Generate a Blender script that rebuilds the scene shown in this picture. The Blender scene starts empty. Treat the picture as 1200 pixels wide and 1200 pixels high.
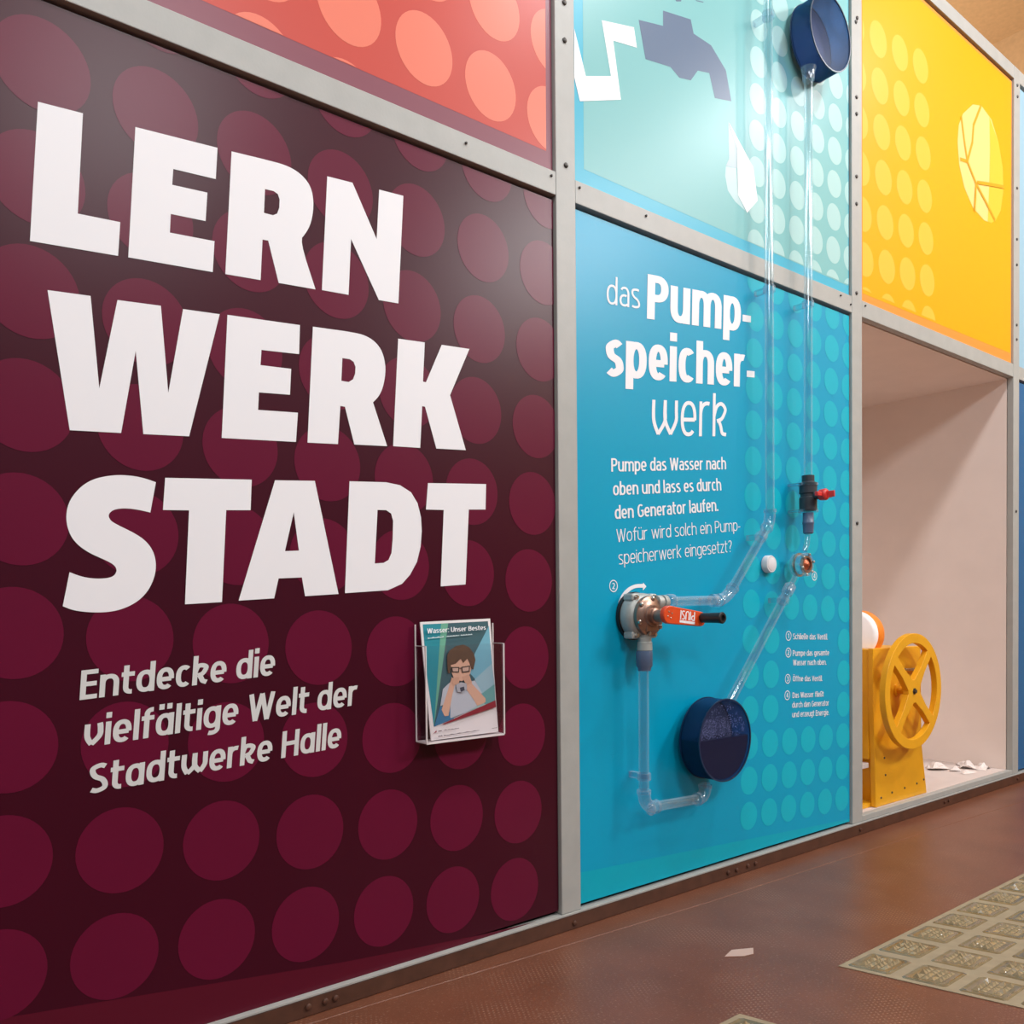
import bpy, bmesh, math, random
from mathutils import Vector, Matrix
from mathutils.geometry import tessellate_polygon, delaunay_2d_cdt
random.seed(7)
SC = bpy.context.scene
COL = SC.collection

# ------------------------------------------------------------------ camera
cam_d = bpy.data.cameras.new('camera'); cam = bpy.data.objects.new('camera', cam_d); COL.objects.link(cam)
_r = Vector((0.77936023, -0.62650497, -0.00944246)); _u = Vector((0.02019465, 0.01005394, 0.99974551)); _f = Vector((0.6262506, 0.77935258, -0.02048768))
cam.matrix_world = Matrix(((_r.x, _u.x, -_f.x, 0.0), (_r.y, _u.y, -_f.y, -1.95), (_r.z, _u.z, -_f.z, 1.0), (0, 0, 0, 1)))
cam_d.sensor_width = 36.0; cam_d.lens = 30.0; cam_d.shift_y = 0.11239; cam_d.clip_start = 0.05
SC.camera = cam

# ------------------------------------------------------------------ world, lights, exposure
w = bpy.data.worlds.new('world'); SC.world = w; w.use_nodes = True
w.node_tree.nodes['Background'].inputs[0].default_value = (0.9, 0.95, 1.0, 1)
w.node_tree.nodes['Background'].inputs[1].default_value = 0.24
SC.view_settings.view_transform = 'Standard'; SC.view_settings.look = 'None'
SC.view_settings.exposure = -0.32; SC.view_settings.gamma = 1.0; SC.view_settings.use_curve_mapping = False
SC.cycles.use_denoising = True
SC.cycles.max_bounces = 10; SC.cycles.transparent_max_bounces = 24
SC.cycles.sample_clamp_indirect = 6.0

def lamp(name, loc, power, size, color=(0.975, 0.985, 1.0), target=None, spread=180):
    d = bpy.data.lights.new(name, 'AREA'); d.shape = 'DISK'; d.size = size; d.energy = power; d.color = color
    d.spread = math.radians(spread)
    o = bpy.data.objects.new(name, d); COL.objects.link(o); o.location = loc
    if target is not None:
        o.rotation_euler = (Vector(target) - Vector(loc)).to_track_quat('-Z', 'Y').to_euler()
    return o
for _x, _y, _p in ((-1.5, -1.5, 55), (0.9, -1.5, 48), (3.6, -1.7, 66), (5.95, -2.35, 80)):  # leftmost one is an added fill that brightens the niche side wall
    lamp('ceiling_or_fill_lamp', (_x, _y, 5.0), _p, 0.3, target=(_x + 0.1, -0.5, 0))
for _x, _y, _p in ((-2.6, -5.2, 150), (1.8, -5.1, 170), (6.3, -5.0, 300)):  # far-left one likewise added as fill for the niche wall
    lamp('ceiling_or_fill_lamp', (_x, _y, 5.0), _p, 1.2, target=(_x - 0.8, -1.6, 0))

# unseen fill light added behind the display wall to brighten the ceiling
lamp('ceiling_fill', (5.2, 2.2, 3.2), 85, 0.4, color=(1, 0.9, 0.78), target=(6.0, 1.2, 5.2))

# ------------------------------------------------------------------ data measured on the wall plane (metres: along the wall, height)
D = {
 'BIG': {"LERN":[[[[0.3558,2.0383],[0.4393,2.0446],[0.4256,1.8333],[0.5087,1.8385],[0.5031,1.7653],[0.3362,1.7535]]],[[[0.5432,2.0519],[0.722,2.066],[0.7167,1.9933],[0.6218,1.9866],[0.6189,1.9509],[0.697,1.9568],[0.6918,1.8911],[0.6147,1.8856],[0.612,1.8438],[0.7115,1.8509],[0.7062,1.7793],[0.5236,1.7674]]],[[[0.7548,2.0686],[0.8578,2.0777],[0.8939,2.0785],[0.9214,2.0721],[0.9422,2.0591],[0.9546,2.0412],[0.9594,2.0144],[0.9575,1.9834],[0.95,1.953],[0.9378,1.9294],[0.9211,1.9073],[0.9613,1.7977],[0.8653,1.7913],[0.8405,1.8858],[0.8264,1.8846],[0.82,1.7876],[0.7354,1.7818]],[[0.8345,2.0058],[0.8558,2.0075],[0.8664,2.0035],[0.8708,1.9921],[0.8695,1.9714],[0.8639,1.9562],[0.8535,1.9495],[0.8309,1.9487]]],[[[0.9975,2.0861],[1.0679,2.0916],[1.1362,1.9671],[1.1455,2.0972],[1.2189,2.1026],[1.1995,1.8145],[1.1403,1.8105],[1.0617,1.9476],[1.0525,1.8044],[0.9786,1.7999]]]],"WERK":[[[[0.3662,1.6619],[0.4472,1.6679],[0.4607,1.4765],[0.5001,1.6709],[0.5899,1.6779],[0.6025,1.4886],[0.638,1.6808],[0.7207,1.6865],[0.6466,1.3977],[0.548,1.3908],[0.5354,1.5691],[0.5025,1.3876],[0.4022,1.3812]]],[[[0.7388,1.6889],[0.9186,1.7013],[0.9154,1.63],[0.8196,1.6228],[0.8166,1.5865],[0.8941,1.5906],[0.89,1.5273],[0.8116,1.5212],[0.809,1.4795],[0.91,1.4867],[0.9037,1.4146],[0.7207,1.4027]]],[[[0.9529,1.7043],[1.0714,1.7127],[1.1059,1.7097],[1.1321,1.6977],[1.1496,1.6776],[1.1581,1.6454],[1.1565,1.6139],[1.1482,1.5815],[1.136,1.5589],[1.1193,1.542],[1.1599,1.4332],[1.0632,1.4264],[1.038,1.5192],[1.0252,1.5194],[1.017,1.4222],[0.9341,1.4166]],[[1.0326,1.641],[1.0533,1.6421],[1.0646,1.637],[1.0696,1.6252],[1.0682,1.6072],[1.0622,1.5926],[1.0497,1.5835],[1.0289,1.5832]]],[[[1.1974,1.7214],[1.2814,1.7272],[1.2741,1.6202],[1.2838,1.6201],[1.3367,1.731],[1.4308,1.7368],[1.3628,1.5969],[1.4147,1.4505],[1.3151,1.444],[1.2796,1.5533],[1.2707,1.5536],[1.2627,1.4399],[1.1781,1.4352]]]],"STADT":[[[[0.5727,1.2881],[0.5598,1.2206],[0.5345,1.2254],[0.508,1.2268],[0.4856,1.2229],[0.4751,1.2136],[0.4742,1.2057],[0.4796,1.1965],[0.4961,1.1879],[0.526,1.1739],[0.5487,1.1588],[0.5631,1.1392],[0.5694,1.117],[0.5694,1.0946],[0.5635,1.0721],[0.5526,1.0496],[0.5349,1.0293],[0.5118,1.0145],[0.4854,1.0051],[0.456,1.0018],[0.4236,1.0033],[0.399,1.0081],[0.3825,1.0159],[0.3966,1.0866],[0.4179,1.0778],[0.4428,1.0735],[0.4682,1.0747],[0.4823,1.0796],[0.4884,1.0897],[0.4871,1.0987],[0.4798,1.1065],[0.4653,1.114],[0.4366,1.1268],[0.4155,1.1415],[0.4018,1.1583],[0.3945,1.1779],[0.3921,1.198],[0.3941,1.2173],[0.3997,1.2349],[0.4105,1.253],[0.4267,1.2709],[0.4466,1.2842],[0.4721,1.2928],[0.498,1.2975],[0.5281,1.2978],[0.551,1.2943]]],[[[0.5926,1.2996],[0.7907,1.3129],[0.7868,1.2407],[0.7285,1.2369],[0.715,1.0237],[0.6309,1.0189],[0.6435,1.2309],[0.5866,1.228]]],[[[0.8485,1.3165],[0.9523,1.3241],[1.0129,1.0437],[0.9218,1.0379],[0.9141,1.084],[0.8538,1.0806],[0.8419,1.0325],[0.7544,1.0271]],[[0.8953,1.243],[0.9073,1.1497],[0.8711,1.147]]],[[[1.0481,1.3314],[1.1555,1.3381],[1.198,1.3338],[1.2319,1.3179],[1.2523,1.29],[1.2626,1.2531],[1.2647,1.2154],[1.2602,1.1721],[1.2482,1.1313],[1.2257,1.096],[1.2004,1.0716],[1.1574,1.0543],[1.0309,1.0458]],[[1.1287,1.2637],[1.1544,1.2648],[1.1694,1.2569],[1.1752,1.2373],[1.1733,1.1898],[1.1691,1.1528],[1.1598,1.1341],[1.1446,1.1259],[1.1184,1.1236]]],[[[1.2864,1.3471],[1.4851,1.3612],[1.4821,1.288],[1.4228,1.2841],[1.409,1.0723],[1.3244,1.0659],[1.3372,1.2773],[1.2789,1.2746]]]]},
 'TEXT': [["Entdecke die","B",[0.4106,0.8187],[0.8394,0.8478],[0.845,0.912],[0.4155,0.8806]],["vielfältige Welt der","B",[0.416,0.7174],[1.0606,0.7585],[1.0665,0.8242],[0.4213,0.7804]],["Stadtwerke Halle","B",[0.4241,0.6182],[1.0129,0.6545],[1.0187,0.7197],[0.4294,0.6808]],["das","das",[1.979,1.9817],[2.1351,1.9983],[2.1375,2.0864],[1.981,2.068]],["Pump-","H",[2.1695,1.9732],[2.7469,2.0366],[2.7521,2.1867],[2.1747,2.1232]],["speicher-","H",[1.9712,1.7484],[2.7693,1.8343],[2.7734,1.9792],[1.9754,1.8931]],["werk","W",[2.1893,1.5818],[2.5983,1.6306],[2.6023,1.7797],[2.1949,1.7292]],["Pumpe das Wasser nach","P",[1.995,1.4442],[2.5944,1.509],[2.5932,1.5528],[1.9947,1.4878]],["oben und lass es durch","P",[2.0025,1.368],[2.5662,1.4294],[2.5625,1.4724],[2.0018,1.4111]],["den Generator laufen.","P",[2.0104,1.2915],[2.5477,1.3533],[2.5446,1.3972],[2.0089,1.3342]],["Wofür wird solch ein Pump-","L",[2.0176,1.2166],[2.6787,1.2884],[2.6764,1.3304],[2.016,1.2596]],["speicherwerk eingesetzt?","L",[2.0268,1.1436],[2.6264,1.2067],[2.6241,1.2499],[2.0253,1.1876]],["Schließe das Ventil.","S",[3.0213,0.8702],[3.275,0.8613],[3.2751,0.885],[3.0214,0.8934]],["Pumpe das gesamte","S",[3.0192,0.8031],[3.2852,0.7949],[3.2853,0.8179],[3.0193,0.8264]],["Wasser nach oben.","S",[3.0208,0.7653],[3.2648,0.7564],[3.2649,0.7789],[3.0209,0.7886]],["Öffne das Ventil.","S",[3.0187,0.7016],[3.2341,0.6901],[3.2342,0.7122],[3.0188,0.7236]],["Das Wasser fließt","S",[3.0166,0.6345],[3.2449,0.624],[3.2449,0.6466],[3.0167,0.6568]],["durch den Generator","S",[3.014,0.5952],[3.2845,0.5834],[3.2846,0.6068],[3.0141,0.6186]],["und erzeugt Energie.","S",[3.0138,0.5568],[3.2844,0.5434],[3.2845,0.5672],[3.0139,0.5798]]],
 'NUM': [["1",2.9899,0.885,0.0195,0.0197],["2",2.9884,0.8183,0.0195,0.0198],["3",2.9837,0.7136,0.0189,0.0194],["4",2.9805,0.648,0.0189,0.0194],["1",3.1135,1.4354,0.0185,0.0194],["4",3.1764,1.1266,0.0183,0.019],["2",2.0016,1.0738,0.0194,0.02]],
 'ARROW': [[2.0188,0.9987],[2.0216,1.0159],[2.0297,1.0332],[2.0433,1.05],[2.0609,1.0642],[2.0834,1.0747],[2.1074,1.0811],[2.1422,1.0825],[2.1436,1.0868],[2.1589,1.074],[2.1419,1.06],[2.1413,1.0696],[2.1108,1.0693],[2.0901,1.0639],[2.0703,1.0534],[2.0539,1.0402],[2.0417,1.0252],[2.0335,1.0112],[2.0301,0.9986]],
 'PIPELOGO': [[1.8467,2.8007],[1.8482,2.7956],[1.8943,2.6732],[2.0065,2.7157],[1.9664,2.8763],[2.1154,2.9159],[2.1291,2.8552],[2.0178,2.8331],[2.0519,2.6569],[1.8679,2.5857],[1.845,2.65]],
 'TAP': [[2.1389,2.9504],[2.2601,2.9808],[2.2605,3.0324],[2.4063,3.0638],[2.422,3.021],[2.5186,3.0194],[2.6035,2.9635],[2.6356,2.8629],[2.5383,2.8397],[2.5074,2.9168],[2.4433,2.9008],[2.4046,2.852],[2.3432,2.8383],[2.297,2.8572],[2.1711,2.8342]],
 'TAPTOP': [[[2.3087,3.1074],[2.3573,3.1236],[2.3552,3.1037],[2.3298,3.0927]],[[2.432,3.1421],[2.478,3.1556],[2.4739,3.1512],[2.4391,3.1413]]],
 'DROP': [[2.6164,2.7843],[2.7677,2.6641],[2.795,2.5474],[2.7285,2.4821],[2.6723,2.5322],[2.6678,2.7039]],
 'DROPG': [[2.6164,2.781],[2.6678,2.7039],[2.6673,2.6292],[2.6011,2.6172],[2.6199,2.6479]],
 'DROPL': [[2.6011,2.6152],[2.6639,2.6281],[2.6722,2.5302],[2.7171,2.4871],[2.6553,2.5035],[2.6114,2.5311],[2.5965,2.5803]],
 'BALL': [[4.6471,3.5738],[4.7478,3.6026],[4.8693,3.5746],[4.9591,3.485],[5.0144,3.3663],[5.0224,3.2468],[4.99,3.1307],[4.9252,3.0595],[4.8719,3.0299],[4.7846,3.0208],[4.649,3.0487],[4.5505,3.1208],[4.4926,3.2169],[4.4733,3.3238],[4.4857,3.4127],[4.5332,3.486]],
 'BALLR': [[4.8447,3.5779],[4.9591,3.485],[5.0144,3.3663],[5.0224,3.2468],[4.99,3.1307],[4.9252,3.0595],[4.8719,3.0299],[4.8263,3.0248],[4.8463,3.2392],[4.8524,3.4199]],
 'SEAMS': [[[4.741,3.6002],[4.6541,3.4707],[4.6412,3.3795],[4.5824,3.2625],[4.5052,3.2493]],[[4.5141,3.4622],[4.5498,3.3492],[4.5824,3.2668]],[[4.5824,3.2625],[4.6819,3.182],[4.791,3.1262],[4.9109,3.0601]],[[4.6819,3.1675],[4.6657,3.0389]],[[4.6986,3.1915],[4.8358,3.2241],[5.0223,3.2651]]],
 'RED_IN': [[0.7495,2.3873],[1.7261,2.3858],[1.7428,3.853],[0.039,2.7029],[0.0326,2.3879]],
 'TEAL_IN': [[1.8834,2.3813],[2.7516,2.3753],[3.4416,2.373],[3.4475,4.6505],[1.8963,3.6964]],
 'YEL_IN': [[3.5894,2.3677],[5.1517,2.3884],[5.1424,3.8828],[3.5922,3.9163]],
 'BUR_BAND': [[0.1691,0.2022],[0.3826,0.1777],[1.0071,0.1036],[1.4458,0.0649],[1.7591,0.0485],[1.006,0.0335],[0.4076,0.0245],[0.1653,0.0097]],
 'TEAL_BAND': [[1.8439,0.1661],[3.4427,0.0767],[3.4706,0.0423],[1.8463,0.0418]],
 'H_BUR': [[-0.220544,0.013671,1.355814],[0.018605,0.227223,0.187963],[0.00107,-0.001662,1.0]],
 'H_TEAL': [[0.131208,0.001375,2.724304],[-0.005927,0.133779,0.205801],[-0.000295,-0.000855,1.0]],
 'H_YEL': [[0.181712,-0.0274,3.593699],[0.008331,0.18387,2.326131],[-0.002334,-0.003406,1.0]],
 'ART': [["dark_teal",[[0.031,0.979],[0.962,0.977],[0.981,0.278],[0.055,0.114]]],["teal",[[0.031,0.979],[0.29,0.978],[0.158,0.466],[0.055,0.114],[0.022,0.565]]],["green",[[0.281,0.978],[0.381,0.978],[0.225,0.555],[0.055,0.114]]],["sky",[[0.97,0.937],[0.981,0.278],[0.841,0.376],[0.631,0.535],[0.724,0.699]]],["pale",[[0.974,0.602],[0.694,0.479],[0.784,0.348],[0.99,0.421]]],["sea",[[0.784,0.348],[0.99,0.421],[0.981,0.278],[0.732,0.23]]],["blue",[[0.055,0.114],[0.164,0.281],[0.303,0.252],[0.343,0.161]]],["mint",[[0.29,0.165],[0.444,0.233],[0.76,0.307],[0.824,0.248]]],["shirt",[[0.318,0.468],[0.222,0.422],[0.164,0.281],[0.311,0.303],[0.29,0.17],[0.511,0.197],[0.698,0.248],[0.785,0.358],[0.693,0.469],[0.548,0.456],[0.389,0.464]]],["skin",[[0.362,0.518],[0.407,0.463],[0.347,0.363],[0.267,0.192],[0.212,0.191],[0.177,0.249],[0.291,0.408]]],["skin",[[0.574,0.507],[0.637,0.451],[0.832,0.303],[0.827,0.271],[0.698,0.248],[0.652,0.303],[0.542,0.414]]],["skin",[[0.357,0.632],[0.437,0.669],[0.613,0.662],[0.654,0.576],[0.631,0.535],[0.59,0.495],[0.498,0.474],[0.394,0.495],[0.366,0.548]]],["skin2",[[0.351,0.508],[0.467,0.512],[0.458,0.45],[0.368,0.445]]],["skin2",[[0.503,0.51],[0.612,0.526],[0.646,0.45],[0.563,0.434]]],["hair",[[0.307,0.603],[0.319,0.706],[0.36,0.745],[0.453,0.778],[0.56,0.787],[0.644,0.76],[0.707,0.699],[0.722,0.646],[0.679,0.564],[0.647,0.576],[0.635,0.619],[0.604,0.662],[0.538,0.628],[0.508,0.666],[0.431,0.628],[0.359,0.621],[0.34,0.55],[0.313,0.551]]],["glasses",[[0.36,0.603],[0.476,0.597],[0.466,0.549],[0.364,0.557]]],["lens",[[0.376,0.593],[0.461,0.589],[0.453,0.559],[0.379,0.564]]],["glasses",[[0.505,0.596],[0.633,0.602],[0.619,0.548],[0.508,0.545]]],["lens",[[0.517,0.587],[0.614,0.592],[0.604,0.557],[0.522,0.554]]],["glasses",[[0.472,0.59],[0.507,0.588],[0.506,0.581],[0.471,0.583]]],["silver",[[0.405,0.448],[0.478,0.465],[0.557,0.45],[0.559,0.403],[0.483,0.374],[0.413,0.388]]],["ink",[[0.454,0.419],[0.517,0.426],[0.522,0.395],[0.466,0.382]]],["red",[[0.157,0.129],[0.972,0.28],[0.975,0.22],[0.183,0.123]]],["logo",[[0.022,0.057],[0.069,0.084],[0.069,0.067]]]],
 'ARTTEXT': [["Wasser: Unser Bestes","P",[0.059,0.899],[0.9,0.903],[0.905,0.942],[0.066,0.942]]],
 'ARTLINES': [[[0.061,0.855],[0.281,0.86],[0.283,0.873],[0.063,0.867]],[[0.316,0.861],[0.501,0.864],[0.502,0.875],[0.318,0.872]],[[0.522,0.864],[0.691,0.866],[0.692,0.877],[0.523,0.875]],[[0.088,0.068],[0.139,0.07],[0.141,0.082],[0.09,0.081]],[[0.163,0.073],[0.384,0.073],[0.385,0.081],[0.164,0.081]],[[0.081,0.026],[0.144,0.027],[0.146,0.039],[0.083,0.038]],[[0.159,0.027],[0.687,0.034],[0.688,0.042],[0.161,0.037]],[[0.877,0.036],[0.959,0.037],[0.96,0.043],[0.878,0.042]]]}

# ------------------------------------------------------------------ materials
def mat(name, col, rough=0.5, metal=0.0, spec=0.5, coat=0.0, emit=None, noise=0.0, nscale=8.0, bump=0.0, bscale=200.0, alpha=None):
    m = bpy.data.materials.new(name); m.use_nodes = True
    nt = m.node_tree; b = nt.nodes['Principled BSDF']
    b.inputs['Base Color'].default_value = (*col, 1); b.inputs['Roughness'].default_value = rough
    b.inputs['Metallic'].default_value = metal; b.inputs['Specular IOR Level'].default_value = spec
    b.inputs['Coat Weight'].default_value = coat; b.inputs['Coat Roughness'].default_value = 0.12
    tc = nt.nodes.new('ShaderNodeTexCoord')
    if noise > 0:
        n = nt.nodes.new('ShaderNodeTexNoise'); n.inputs['Scale'].default_value = nscale; n.inputs['Detail'].default_value = 6
        nt.links.new(tc.outputs['Object'], n.inputs['Vector'])
        mr = nt.nodes.new('ShaderNodeMapRange'); mr.inputs[1].default_value = 0.25; mr.inputs[2].default_value = 0.75
        mr.inputs[3].default_value = 1 - noise; mr.inputs[4].default_value = 1 + noise
        nt.links.new(n.outputs['Fac'], mr.inputs[0])
        mx = nt.nodes.new('ShaderNodeVectorMath'); mx.operation = 'SCALE'; mx.inputs[0].default_value = col
        nt.links.new(mr.outputs[0], mx.inputs['Scale']); nt.links.new(mx.outputs[0], b.inputs['Base Color'])
    if bump > 0:
        n2 = nt.nodes.new('ShaderNodeTexNoise'); n2.inputs['Scale'].default_value = bscale; n2.inputs['Detail'].default_value = 3
        nt.links.new(tc.outputs['Object'], n2.inputs['Vector'])
        bp = nt.nodes.new('ShaderNodeBump'); bp.inputs['Strength'].default_value = bump; bp.inputs['Distance'].default_value = 0.002
        nt.links.new(n2.outputs['Fac'], bp.inputs['Height']); nt.links.new(bp.outputs[0], b.inputs['Normal'])
    if emit:
        b.inputs['Emission Color'].default_value = (*emit[0], 1); b.inputs['Emission Strength'].default_value = emit[1]
    return m

def clear_mat(name, tint, edge, edge_col, gloss=0.5, rough=0.03, power=2.0):
    """thin clear plastic: see-through, whiter at grazing angles, with a sharp highlight"""
    m = bpy.data.materials.new(name); m.use_nodes = True; nt = m.node_tree
    for n in list(nt.nodes): nt.nodes.remove(n)
    out = nt.nodes.new('ShaderNodeOutputMaterial')
    tr = nt.nodes.new('ShaderNodeBsdfTransparent'); tr.inputs[0].default_value = (*tint, 1)
    df = nt.nodes.new('ShaderNodeBsdfDiffuse'); df.inputs[0].default_value = (*edge_col, 1)
    gl = nt.nodes.new('ShaderNodeBsdfGlossy'); gl.inputs['Roughness'].default_value = rough
    lw = nt.nodes.new('ShaderNodeLayerWeight'); lw.inputs['Blend'].default_value = 0.5
    pw = nt.nodes.new('ShaderNodeMath'); pw.operation = 'POWER'; pw.inputs[1].default_value = power
    nt.links.new(lw.outputs['Facing'], pw.inputs[0])
    sc = nt.nodes.new('ShaderNodeMath'); sc.operation = 'MULTIPLY'; sc.inputs[1].default_value = edge
    nt.links.new(pw.outputs[0], sc.inputs[0])
    m1 = nt.nodes.new('ShaderNodeMixShader'); nt.links.new(sc.outputs[0], m1.inputs[0])
    nt.links.new(tr.outputs[0], m1.inputs[1]); nt.links.new(df.outputs[0], m1.inputs[2])
    m2 = nt.nodes.new('ShaderNodeMixShader'); m2.inputs[0].default_value = gloss
    nt.links.new(m1.outputs[0], m2.inputs[1]); nt.links.new(gl.outputs[0], m2.inputs[2])
    nt.links.new(m2.outputs[0], out.inputs[0])
    return m

PR, PS = 0.33, 0.25    # satin print film
M = dict(
    steel=mat('grey_paint', (0.39, 0.40, 0.38), 0.45, noise=0.06, nscale=14, bump=0.12, bscale=120),
    dark_gap=mat('dark_gap', (0.012, 0.011, 0.011), 0.8),
    screw=mat('dark_screw', (0.08, 0.075, 0.07), 0.4, metal=0.6),
    burgundy=mat('burgundy_print', (0.048, 0.002, 0.011), PR, spec=PS, noise=0.06, nscale=3),
    burgundy_dot=mat('burgundy_dot_print', (0.122, 0.004, 0.028), PR, spec=PS, noise=0.05, nscale=3),
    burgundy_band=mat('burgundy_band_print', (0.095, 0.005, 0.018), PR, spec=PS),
    red_edge=mat('plum_print', (0.25, 0.09, 0.12), PR, spec=PS),
    red=mat('coral_print', (0.56, 0.085, 0.065), PR, spec=PS),
    red_dot=mat('salmon_dot_print', (0.80, 0.22, 0.15), PR, spec=PS),
    teal=mat('teal_print', (0.0, 0.35, 0.57), PR, spec=PS),
    teal_dot=mat('teal_dot_print', (0.004, 0.46, 0.60), PR, spec=PS),
    teal_band=mat('teal_band_print', (0.0, 0.40, 0.54), PR, spec=PS),
    aqua_edge=mat('sky_blue_print', (0.06, 0.45, 0.62), PR, spec=PS),
    aqua=mat('aqua_print', (0.20, 0.50, 0.51), PR, spec=PS),
    aqua_dot=mat('aqua_dot_print', (0.40, 0.66, 0.65), PR, spec=PS),
    tap=mat('slate_blue_print', (0.11, 0.17, 0.27), PR, spec=PS),
    drop_grey=mat('pale_grey_print', (0.42, 0.55, 0.60), PR, spec=PS),
    drop_pale=mat('pale_blue_print', (0.48, 0.68, 0.70), PR, spec=PS),
    yellow_edge=mat('orange_print', (0.85, 0.30, 0.05), PR, spec=PS),
    yellow=mat('yellow_print', (0.92, 0.40, 0.0), PR, spec=PS),
    yellow_dot=mat('yellow_dot_print', (0.92, 0.50, 0.05), PR, spec=PS),
    ball=mat('pale_yellow_print', (0.92, 0.64, 0.22), PR, spec=PS),
    ball_side=mat('lemon_print', (0.92, 0.54, 0.04), PR, spec=PS),
    seam=mat('ochre_print', (0.72, 0.36, 0.01), PR, spec=PS),
    blue=mat('blue_print', (0.015, 0.13, 0.32), PR, spec=PS),
    pale_blue=mat('pale_sky_print', (0.30, 0.52, 0.66), PR, spec=PS),
    white=mat('white_print', (0.86, 0.87, 0.90), 0.5, spec=0.4),
    grey_white=mat('light_grey_print', (0.66, 0.68, 0.67), 0.5, spec=0.4),
    brown_steel=mat('red_brown_paint', (0.085, 0.034, 0.020), 0.45, noise=0.25, nscale=20),
    niche=mat('pinkish_beige_paint', (0.88, 0.77, 0.71), 0.75, noise=0.03, nscale=6, bump=0.1, bscale=300),
    niche_floor=mat('pale_board', (0.66, 0.57, 0.53), 0.6, noise=0.05, nscale=10),
    plaster=mat('tan_plaster', (0.60, 0.39, 0.20), 0.85, noise=0.08, nscale=30, bump=0.2, bscale=90),
    yellow_paint=mat('yellow_enamel', (0.83, 0.40, 0.012), 0.35, noise=0.05, nscale=12, bump=0.1, bscale=150),
    lamp_white=mat('milky_white_plastic', (0.85, 0.82, 0.82), 0.25, emit=((1, 0.93, 0.9), 0.25)),
    lamp_orange=mat('orange_plastic', (0.90, 0.27, 0.03), 0.3),
    metal=mat('brushed_metal', (0.55, 0.52, 0.48), 0.3, metal=1.0),
    bracket=mat('pale_metal', (0.72, 0.66, 0.64), 0.4),
    bronze=mat('bronze_metal', (0.36, 0.24, 0.19), 0.33, metal=0.85, noise=0.12, nscale=60),
    cast=mat('cast_grey_metal', (0.42, 0.45, 0.43), 0.42, metal=0.25, noise=0.08, nscale=40),
    rubber=mat('black_rubber', (0.012, 0.012, 0.014), 0.45),
    orange_red=mat('orange_red_paint', (0.72, 0.075, 0.015), 0.32),
    dark_pvc=mat('dark_grey_pvc', (0.035, 0.042, 0.052), 0.38),
    blue_pvc=mat('blue_grey_plastic', (0.10, 0.15, 0.25), 0.3),
    red_plastic=mat('red_plastic', (0.70, 0.045, 0.04), 0.35),
    copper=mat('copper_red', (0.50, 0.13, 0.06), 0.3, metal=0.6),
    white_plastic=mat('white_plastic', (0.80, 0.78, 0.80), 0.35),
    pale_print=mat('pale_print', (0.55, 0.68, 0.70), 0.6),
    paper=mat('white_paper', (0.82, 0.80, 0.80), 0.6),
    pale_scrap=mat('pale_scrap', (0.52, 0.37, 0.31), 0.6),
    scrap=mat('white_scrap', (0.80, 0.72, 0.68), 0.5),
    concrete=mat('grey_beige_mortar', (0.31, 0.245, 0.155), 0.6, noise=0.12, nscale=25),
    block=mat('shaded_greenish_glass', (0.17, 0.135, 0.075), 0.2, coat=0.6, noise=0.3, nscale=30),  # dark base: shade of the sunk recess put into the glass colour
    prism=mat('lit_glass_prism', (0.30, 0.24, 0.14), 0.09, spec=0.9, coat=1.0),  # paler copy of the block glass, prism sparkle put into its colour
)
M['clear'] = clear_mat('clear_acrylic', (0.93, 0.97, 0.985), 0.40, (0.66, 0.84, 0.93), 0.065, 0.10, 2.6)
M['clear_fit'] = clear_mat('clear_fitting', (0.86, 0.92, 0.96), 0.42, (0.62, 0.78, 0.90), 0.09, 0.10, 1.6)
M['clear_sheet'] = clear_mat('clear_sheet', (0.97, 0.96, 0.97), 0.10, (0.6, 0.5, 0.5), 0.03, 0.08, 3.0)
M['sheet_edge'] = mat('bright_acrylic_edge', (0.75, 0.70, 0.70), 0.3)
M['tank_blue'] = clear_mat('blue_acrylic', (0.30, 0.45, 0.66), 0.66, (0.014, 0.085, 0.20), 0.02, 0.2, 0.8)
M['tank_face'] = clear_mat('blue_grey_acrylic', (0.72, 0.76, 0.86), 0.07, (0.16, 0.24, 0.34), 0.012, 0.25, 1.0)
M['tank_rim'] = mat('dark_blue_rim', (0.006, 0.022, 0.07), 0.3)
M['tank_back'] = mat('dark_navy_back', (0.15, 0.15, 0.22), 0.5)
M['water'] = mat('dark_navy_water', (0.010, 0.010, 0.055), 0.15)
M['mist'] = mat('condensation', (0.50, 0.46, 0.62), 0.5, noise=0.5, nscale=160, bump=0.6, bscale=260)

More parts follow.
